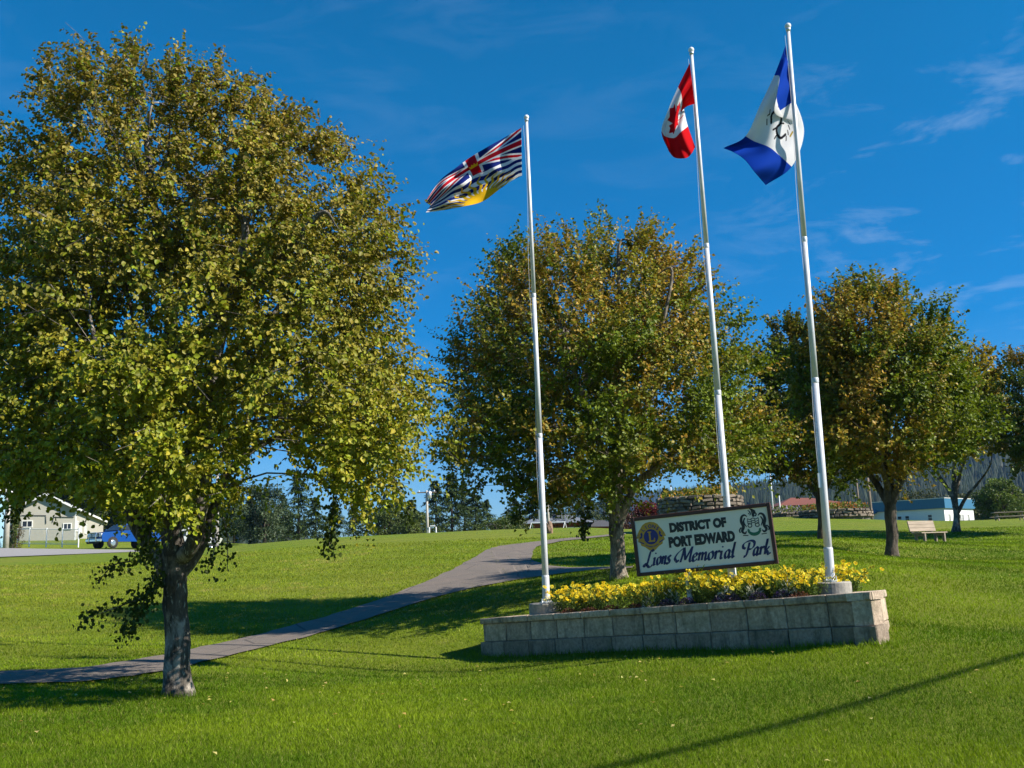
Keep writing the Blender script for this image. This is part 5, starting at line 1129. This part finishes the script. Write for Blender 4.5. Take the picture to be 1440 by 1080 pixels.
# house with the grey hipped roof behind the sign-side tree
gx = P(782, 745, 88); gh = empty('hip_roofed_house', (gx[0], gx[1], TZ(gx[0], gx[1])-.3), 'low brick house with a wide grey hipped roof beyond the crest', 'house')
zt = P(790, 722, 90)[2]-gh.location.z; ze = P(790, 735, 88)[2]-gh.location.z
q = MB(); q.box((0, 2.6, ze/2), (5.4, 4.6, ze)); q.build('wall', BRICK, gh)
q = MB(); q.add([(-3.2,-.6,ze),(3.4,-.6,ze-.05),(3.4,5.6,ze-.05),(-3.2,5.6,ze),(-.9,2.5,zt),(.8,2.5,zt)], [(0,1,5,4),(1,2,5),(2,3,4,5),(3,0,4),(0,3,2,1)]); q.build('roof', mat('grey_shingles', (.15,.17,.21), (.11,.125,.15), 10, .85, bmp=.2), gh)
q = MB(); q.box((4.0, 1.8, (ze-.45)/2), (2.6, 3.6, ze-.45)); q.build('side_wing', BRICK, gh); q = MB(); q.add([(2.5,-.3,ze-.42),(5.6,-.3,ze-.5),(5.6,4,ze-.5),(2.5,4,ze-.42),(2.6,1.9,ze+.25),(4.4,1.9,ze+.15)], [(0,1,5,4),(1,2,5),(2,3,4,5),(3,0,4),(0,3,2,1)]); q.build('wing_roof', ROOFD, gh)
q = MB(); q.add([(-6.2,-.8,ze-.1),(-2.9,-.8,ze-.1),(-2.9,3,ze-.1),(-6.2,3,ze-.1),(-5.6,1.1,ze+.35),(-3.0,1.1,ze+.45)], [(0,1,5,4),(1,2,5),(2,3,4,5),(3,0,4),(0,3,2,1)]); q.build('porch_roof', ROOFD, gh)
window(gh, (-1.7, .29, ze-.75), 1.0, .7); window(gh, (1.6, .29, ze-.75), 1.2, .7)
for x in (-6.0, -4.6): q = MB(); q.box((x, -.6, (ze-.1)/2), (.12, .12, ze-.14)); q.build('porch_post', WTRIM, gh)
# red roofed pavilion behind the stone planters
rp = P(1140, 728, 92); rg = TZ(rp[0], rp[1]); pav = empty('red_roofed_house', (rp[0], rp[1], rg), 'small house with a rust red hipped roof behind the orange planter', 'house')
za = P(1128, 697.5, 92)[2]-rg; zb = P(1110, 711, 92)[2]-rg
q = MB(); q.box((.3, 2.4, zb/2), (5.4, 4, zb)); q.build('wall', mat('cedar_wall', (.25,.10,.05), (.18,.07,.04), 6, .8, bmp=.2), pav)
q = MB(); q.add([(-3.0,-.5,zb),(3.6,-.5,zb),(3.6,5.3,zb),(-3.0,5.3,zb),(-1.0,2.4,za),(1.0,2.4,za-.1)], [(0,1,5,4),(1,2,5),(2,3,4,5),(3,0,4),(0,3,2,1)]); q.build('roof', mat('rust_roof', (.20,.06,.035), (.14,.045,.03), 9, .8, bmp=.2), pav)
window(pav, (-1.2, .39, zb-.8), 1.2, .8); window(pav, (1.6, .39, zb-.8), 1.2, .8)
# teal roofed white building
tb = P(1330, 739.5, 120); tbz = tb[2]-.1; TW, TH_, TF = 28, P(1330, 714.5, 120)[2]-tbz, P(1330, 700.5, 120)[2]-tbz
hall = empty('community_hall', (tb[0], tb[1], tbz), 'long white hall with a flat teal fascia behind the concrete bench', 'building', rz=math.radians(45))
# local +x runs right-back along the sunlit end, +y runs left-back along the shaded front
EW, LWd = 9.0, 11.0
q = MB(); q.box((EW/2, LWd/2, TH_/2-.5), (EW, LWd, TH_+1)); q.build('wall', WWALL, hall)
q = MB(); q.box((EW/2, LWd/2, (TF+TH_)/2), (EW+.5, LWd+.5, TF-TH_)); q.build('fascia', TEAL, hall)
q = MB(); q.box((EW/2, LWd/2, TF+.03), (EW+.6, LWd+.6, .06)); q.build('roof_edge', WTRIM, hall)
def win_x(par, y, z, w, h):        # windows in the wall facing local -x
    q = MB(); t = .08
    for cy, cz, sy_, sz_ in ((0, h/2-t/2, w, t), (0, -h/2+t/2, w, t), (-w/2+t/2, 0, t, h-2*t), (w/2-t/2, 0, t, h-2*t), (0, 0, w-2*t, .05)): q.box((-.02, y+cy, z+cz), (.1, sy_, sz_))
    f = q.build('window', WTRIM, par); p = MB(); p.box((-.01, y, z), (.03, w-2*t, h-2*t)); p.build('pane', GLASS, f)
for y in (1.75, 4.55, 5.5): win_x(hall, y, TH_-1.05, .62, .85)
for x in (1.4, 4.6, 5.4, 7.2): window(hall, (x, 0, TH_-1.15), .5, 1.0, 'y')
# lower annex left of the trunk
ax_ = P(1232, 737, 126); an = empty('hall_annex', (ax_[0], ax_[1], ax_[2]-.6), 'low white annex with a teal roof edge left of the dark tree trunk', 'building', rz=math.radians(45))
q = MB(); q.box((1.4, 2.0, .9), (2.8, 4.0, 2.0)); q.build('wall', WWALL, an); q = MB(); q.box((1.4, 2.0, 2.15), (3.2, 4.4, .5)); q.build('fascia', TEAL, an)
q = MB(); q.add([(-1.2,-.3,1.75),(.05,-.3,2.0),(.05,3.8,2.0),(-1.2,3.8,1.75),(-1.2,-.3,1.85),(.05,-.3,2.38),(.05,3.8,2.38),(-1.2,3.8,1.85)], [(0,3,2,1),(4,5,6,7),(0,1,5,4),(1,2,6,5),(2,3,7,6),(3,0,4,7)]); q.build('awning', TEAL, an)
# picnic table at the right skyline
pt = P(1420, 733, 62); pg = TZ(pt[0], pt[1]); pic = empty('picnic_table', (pt[0], pt[1], pg), 'grey picnic table on the skyline at the right edge', 'picnic table', rz=math.radians(-12))
q = MB(); q.bevbox((0, 0, .62), (1.9, .8, .05), .01); q.build('table_top', WOODW, pic)
for y in (-.7, .7): q = MB(); q.bevbox((0, y, .36), (1.9, .26, .05), .01); q.build('seat', WOODW, pic)
for x in (-.7, .7):
    for s_ in (-1, 1): q = MB(); q.tube([(x, s_*.55, -.1), (x, s_*.12, .6)], .045, 6); q.build('leg', WOODW, pic)
    q = MB(); q.box((x, 0, .33), (.06, 1.6, .08)); q.build('brace', WOODW, pic)
# ------------------------------------------------------------------ forested mountains
def mountain(name, prof, D0, D1, m, seed, nx_=160, ny_=26, base=3.0, rough=.06):
    xs_ = np.linspace(prof[0][0], prof[-1][0], nx_); top = np.interp(xs_, [p[0] for p in prof], [p[1] for p in prof]); rows = []
    for j in range(ny_):
        t = j/(ny_-1); D = D0+(D1-D0)*t*1.0
        for i, x in enumerate(xs_):
            pt_ = P(x, top[i], D1); H = pt_[2]-base; k = (D/D1); X = pt_[0]*(.9+.1*t)
            s_ = t*t*(3-2*t)*.5+t*.5; n_ = mnoise.noise((x*.012, t*2.5, seed))*.5+mnoise.noise((x*.04, t*6, seed+4))*.3+mnoise.noise((x*.1, t*14, seed+8))*.15
            rows.append((X, D, base + H*(s_ + n_*rough*4*(t*(1.08-t))) + (mnoise.noise((x*.09, 0, seed))*H*rough*.5 if t > .9 else 0) - (3 if j == 0 else 0)))
    for i, x in enumerate(xs_): pt_ = P(x, top[i], D1); rows.append((pt_[0]*1.05, D1*1.25, base-5))
    ny2 = ny_+1; v = np.array(rows); ii, jj = np.meshgrid(np.arange(nx_-1), np.arange(ny2-1)); b0 = (jj*nx_+ii).ravel()
    o = link(name, fast_mesh(name, v, np.stack([b0, b0+1, b0+nx_+1, b0+nx_], -1), m, True)); tag(o, kind='structure'); return v[:nx_*ny_].reshape(ny_, nx_, 3)
FORM = mat('forest_slope', (.012, .02, .012), (.006, .011, .008), .05, .95, bmp=0)
g1 = mountain('mountain', [(960,712),(1040,703),(1090,697),(1130,688),(1180,676),(1230,662),(1290,650),(1360,640),(1450,632),(1600,610),(1900,600),(2200,640)], 420, 1000, FORM, 3)
g2 = mountain('far_mountain', [(700,742),(800,726),(880,704),(940,696),(1000,691),(1045,689),(1100,687),(1180,672),(1300,668),(1500,640)], 1900, 2800, FORM, 9)
g3 = mountain('left_hill', [(-900,640),(-500,600),(-200,610),(-60,622),(20,640),(60,664),(160,700),(330,742),(430,760)], 300, 560, FORM, 15)
def forest(name, g, n, hmin, hmax, seed):
    r = np.random.RandomState(seed); ny_, nx_ = g.shape[:2]; j = r.rand(n)**.8*(ny_-1.01); i = r.rand(n)*(nx_-1.01); j0, i0 = j.astype(int), i.astype(int); fj, fi = (j-j0)[:, None], (i-i0)[:, None]
    p = g[j0, i0]*(1-fi)*(1-fj)+g[j0, i0+1]*fi*(1-fj)+g[j0+1, i0]*(1-fi)*fj+g[j0+1, i0+1]*fi*fj
    h = hmin+(hmax-hmin)*r.rand(n); k = 5; V_ = np.zeros((n, k+1, 3))
    for q_ in range(k): a = q_*2*math.pi/k; V_[:, q_] = p+np.stack([np.cos(a+h)*h*.2*(.8+.4*r.rand(n)), np.sin(a+h)*h*.2, -h*.1], 1)
    V_[:, k] = p+np.stack([0*h, 0*h, h], 1); F = (np.arange(n)[:, None, None]*(k+1)+np.array([(q_, (q_+1) % k, k) for q_ in range(k)])[None]).reshape(-1, 3)
    c = pal(r.rand(n, 3), [(.007, .015, .009), (.015, .026, .013), (.03, .042, .02)])*(.6+.8*r.rand(n))[:, None]
    o = link(name, fast_mesh(name, V_.reshape(-1, 3), F, NEEDLE, False, np.repeat(c, k+1, 0))); tag(o, 'dark conifer forest covering the slope', None, None, 'stuff')
forest('distant_forest', g1, 15000, 9, 20, 1); forest('far_forest', g2, 9000, 14, 26, 2); forest('left_hill_forest', g3, 5000, 9, 17, 3)
# ------------------------------------------------------------------ overhead cable beside the lawn, its shadow crosses the grass
ga = GP(np.array(1438.), np.array(921.)); gb = GP(np.array(860.), np.array(1078.)); sv = np.array(SUNV)*14.0
ca, cb_ = ga+sv, gb+sv; dv = (ca-cb_)/np.linalg.norm(ca-cb_); e0, e1 = ca+dv*24, cb_-dv*22
cab = empty('overhead_cable', (float(e0[0]), float(e0[1]), 0), 'thick overhead cable strung beside the lawn', 'cable')
q = MB(); q.tube([Vector(e0*(1-t)+e1*t)-cab.location for t in np.linspace(0, 1, 30)], .045, 8); q.build('strand', TYRE, cab)
for e, t in ((e0, 'far'), (e1, 'near')):
    z = TZ(e[0], e[1]); pr_ = empty('utility_pole', (float(e[0]), float(e[1]), z), 'wooden utility pole outside the right edge, '+t+' end of the cable', 'utility pole'); q = MB(); q.tube([(0, 0, -.5), (0, 0, float(e[2])-z+.4)], [.17, .12], 12); q.build('shaft', WOODP, pr_, True)
# ------------------------------------------------------------------ grass blades and fallen leaves
def grass(n, seed):
    r = np.random.RandomState(seed); D = 5.6*np.exp(r.rand(n)**1.05*math.log(44/5.6)); px = -420+2320*r.rand(n); x = (px-720)/FPX*D; y = D
    ok = ~in_quads(x, y, PATHQ, -.02)
    lx = (x-PL_A[0])*_ex[0]+(y-PL_A[1])*_ex[1]; lx /= np.hypot(_ex[0], _ex[1])**2; ly = (x-PL_A[0])*_ey[0]+(y-PL_A[1])*_ey[1]
    ok &= ~((lx > -.06) & (lx < PLW+.05+np.clip(ly, 0, 2)*_ed[0]/_ed[1]) & (ly > -.06) & (ly < PDEP+.02)); x, y, D, lx, ly = x[ok], y[ok], D[ok], lx[ok], ly[ok]; n = len(x)
    z = TH(x, y); p = np.stack([x, y, z-.004], 1)
    f1_ = np.array([mnoise.noise((a*.35, b*.35, 2)) for a, b in zip(x[::1], y[::1])]); f2_ = np.array([mnoise.noise((a*1.9, b*1.9, 7)) for a, b in zip(x, y)])
    near_wall = np.exp(-np.abs(ly+.10)/.10)*((lx > -.2) & (lx < PLW+.4))
    trk = sum(1.6*np.exp(-np.abs(np.hypot(x-T_.location.x, y-T_.location.y)-rr_)/.10) for T_, rr_ in ((treeA, .24), (treeB, .22), (treeD, .22)))
    h = (.020+.026*r.rand(n)**1.6 + .012*np.clip(f2_, 0, 1))*(1+1.5*near_wall+trk)*(1+D*.012); w = np.maximum(.0035, D*.00042)*(.7+.6*r.rand(n))
    a = r.rand(n)*6.283; lean = r.randn(n, 2)*.45; dx, dy = np.cos(a)*w, np.sin(a)*w
    V_ = np.empty((n, 3, 3)); V_[:, 0] = p-np.stack([dx, dy, 0*dx], 1); V_[:, 1] = p+np.stack([dx, dy, 0*dx], 1); V_[:, 2] = p+np.stack([lean[:, 0]*h, lean[:, 1]*h, h], 1)
    k = r.rand(n); c = pal(np.stack([.55-f1_*.6, .55+0*k, .35+f1_*1.0+f2_*.5, (k > .95)*1.6], 1), [(.052, .105, .004), (.118, .205, .006), (.25, .315, .012), (.38, .34, .12)])*(.65+.7*r.rand(n))[:, None]
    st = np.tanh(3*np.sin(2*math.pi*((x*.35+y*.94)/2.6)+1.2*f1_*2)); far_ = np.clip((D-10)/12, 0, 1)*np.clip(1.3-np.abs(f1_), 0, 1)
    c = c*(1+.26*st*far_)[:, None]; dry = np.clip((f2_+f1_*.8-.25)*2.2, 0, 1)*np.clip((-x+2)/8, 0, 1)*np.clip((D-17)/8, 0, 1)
    yl = np.clip((D-16)/10, 0, 1)*np.clip((-x+4)/9, 0, 1)*.5; c = c*(1-yl)[:, None] + yl[:, None]*np.array([.29, .31, .03])
    c = c*(1-dry*.7)[:, None] + dry[:, None]*.7*np.array([.34, .28, .09])
    return V_.reshape(-1, 3), np.arange(n*3).reshape(-1, 3), np.repeat(c, 3, 0)
v, f, c = grass(930000, 5); go = link('lawn_grass', fast_mesh('lawn_grass', v, f, GRASSM, False, c)); tag(go, 'short mown green grass blades of the lawn', None, None, 'stuff')
r = np.random.RandomState(77); n = 420; src = np.array([(treeA.location.x-1.2, treeA.location.y+.5, 3.4), (treeB.location.x-1, treeB.location.y, 4), (treeD.location.x, treeD.location.y, 4.2), (6, 16, 8), (0, 11, 7)]); k = r.randint(0, 5, n)
x = src[k, 0]+r.randn(n)*src[k, 2]*.6; y = src[k, 1]+r.randn(n)*src[k, 2]*.45; lxx = (x-PL_A[0])*_ex[0]+(y-PL_A[1])*_ex[1]; lyy = (x-PL_A[0])*_ey[0]+(y-PL_A[1])*_ey[1]; ok = ~((lxx > -.3) & (lxx < PLW+1.3) & (lyy > -.3) & (lyy < 2.2)) & (y > 5); x, y = x[ok], y[ok]; n = len(x)
v, f, c = leaves_mesh(np.stack([x, y, TH(x, y)+.045], 1), unit(np.stack([r.randn(n), r.randn(n), .15*r.randn(n)], 1)), unit(np.stack([.3*r.randn(n), .3*r.randn(n), np.ones(n)], 1)), .03+.03*r.rand(n), pal(r.rand(n, 3), [(.5, .42, .08), (.35, .18, .05), (.6, .58, .25)]), 'kite')
fo = link('fallen_leaves', fast_mesh('fallen_leaves', v, f, LEAF, False, c)); tag(fo, 'scattered yellow and brown fallen leaves on the grass', None, None, 'stuff')
# ------------------------------------------------------------------ haze: one closed box of thin air
hz, hn, hl, hb = new_mat('air'); hn.remove(hb); pv = hn.new('ShaderNodeVolumePrincipled'); pv.inputs['Density'].default_value = .00009; pv.inputs['Color'].default_value = (.28, .55, 1.0, 1); pv.inputs['Anisotropy'].default_value = .1
hl.new(pv.outputs[0], hn['Material Output'].inputs['Volume'])
q = MB(); q.box((0, 1500, 126), (7200, 6200, 270)); hzo = q.build('haze', hz); tag(hzo, 'thin blue haze over the distant hills', None, None, 'stuff')
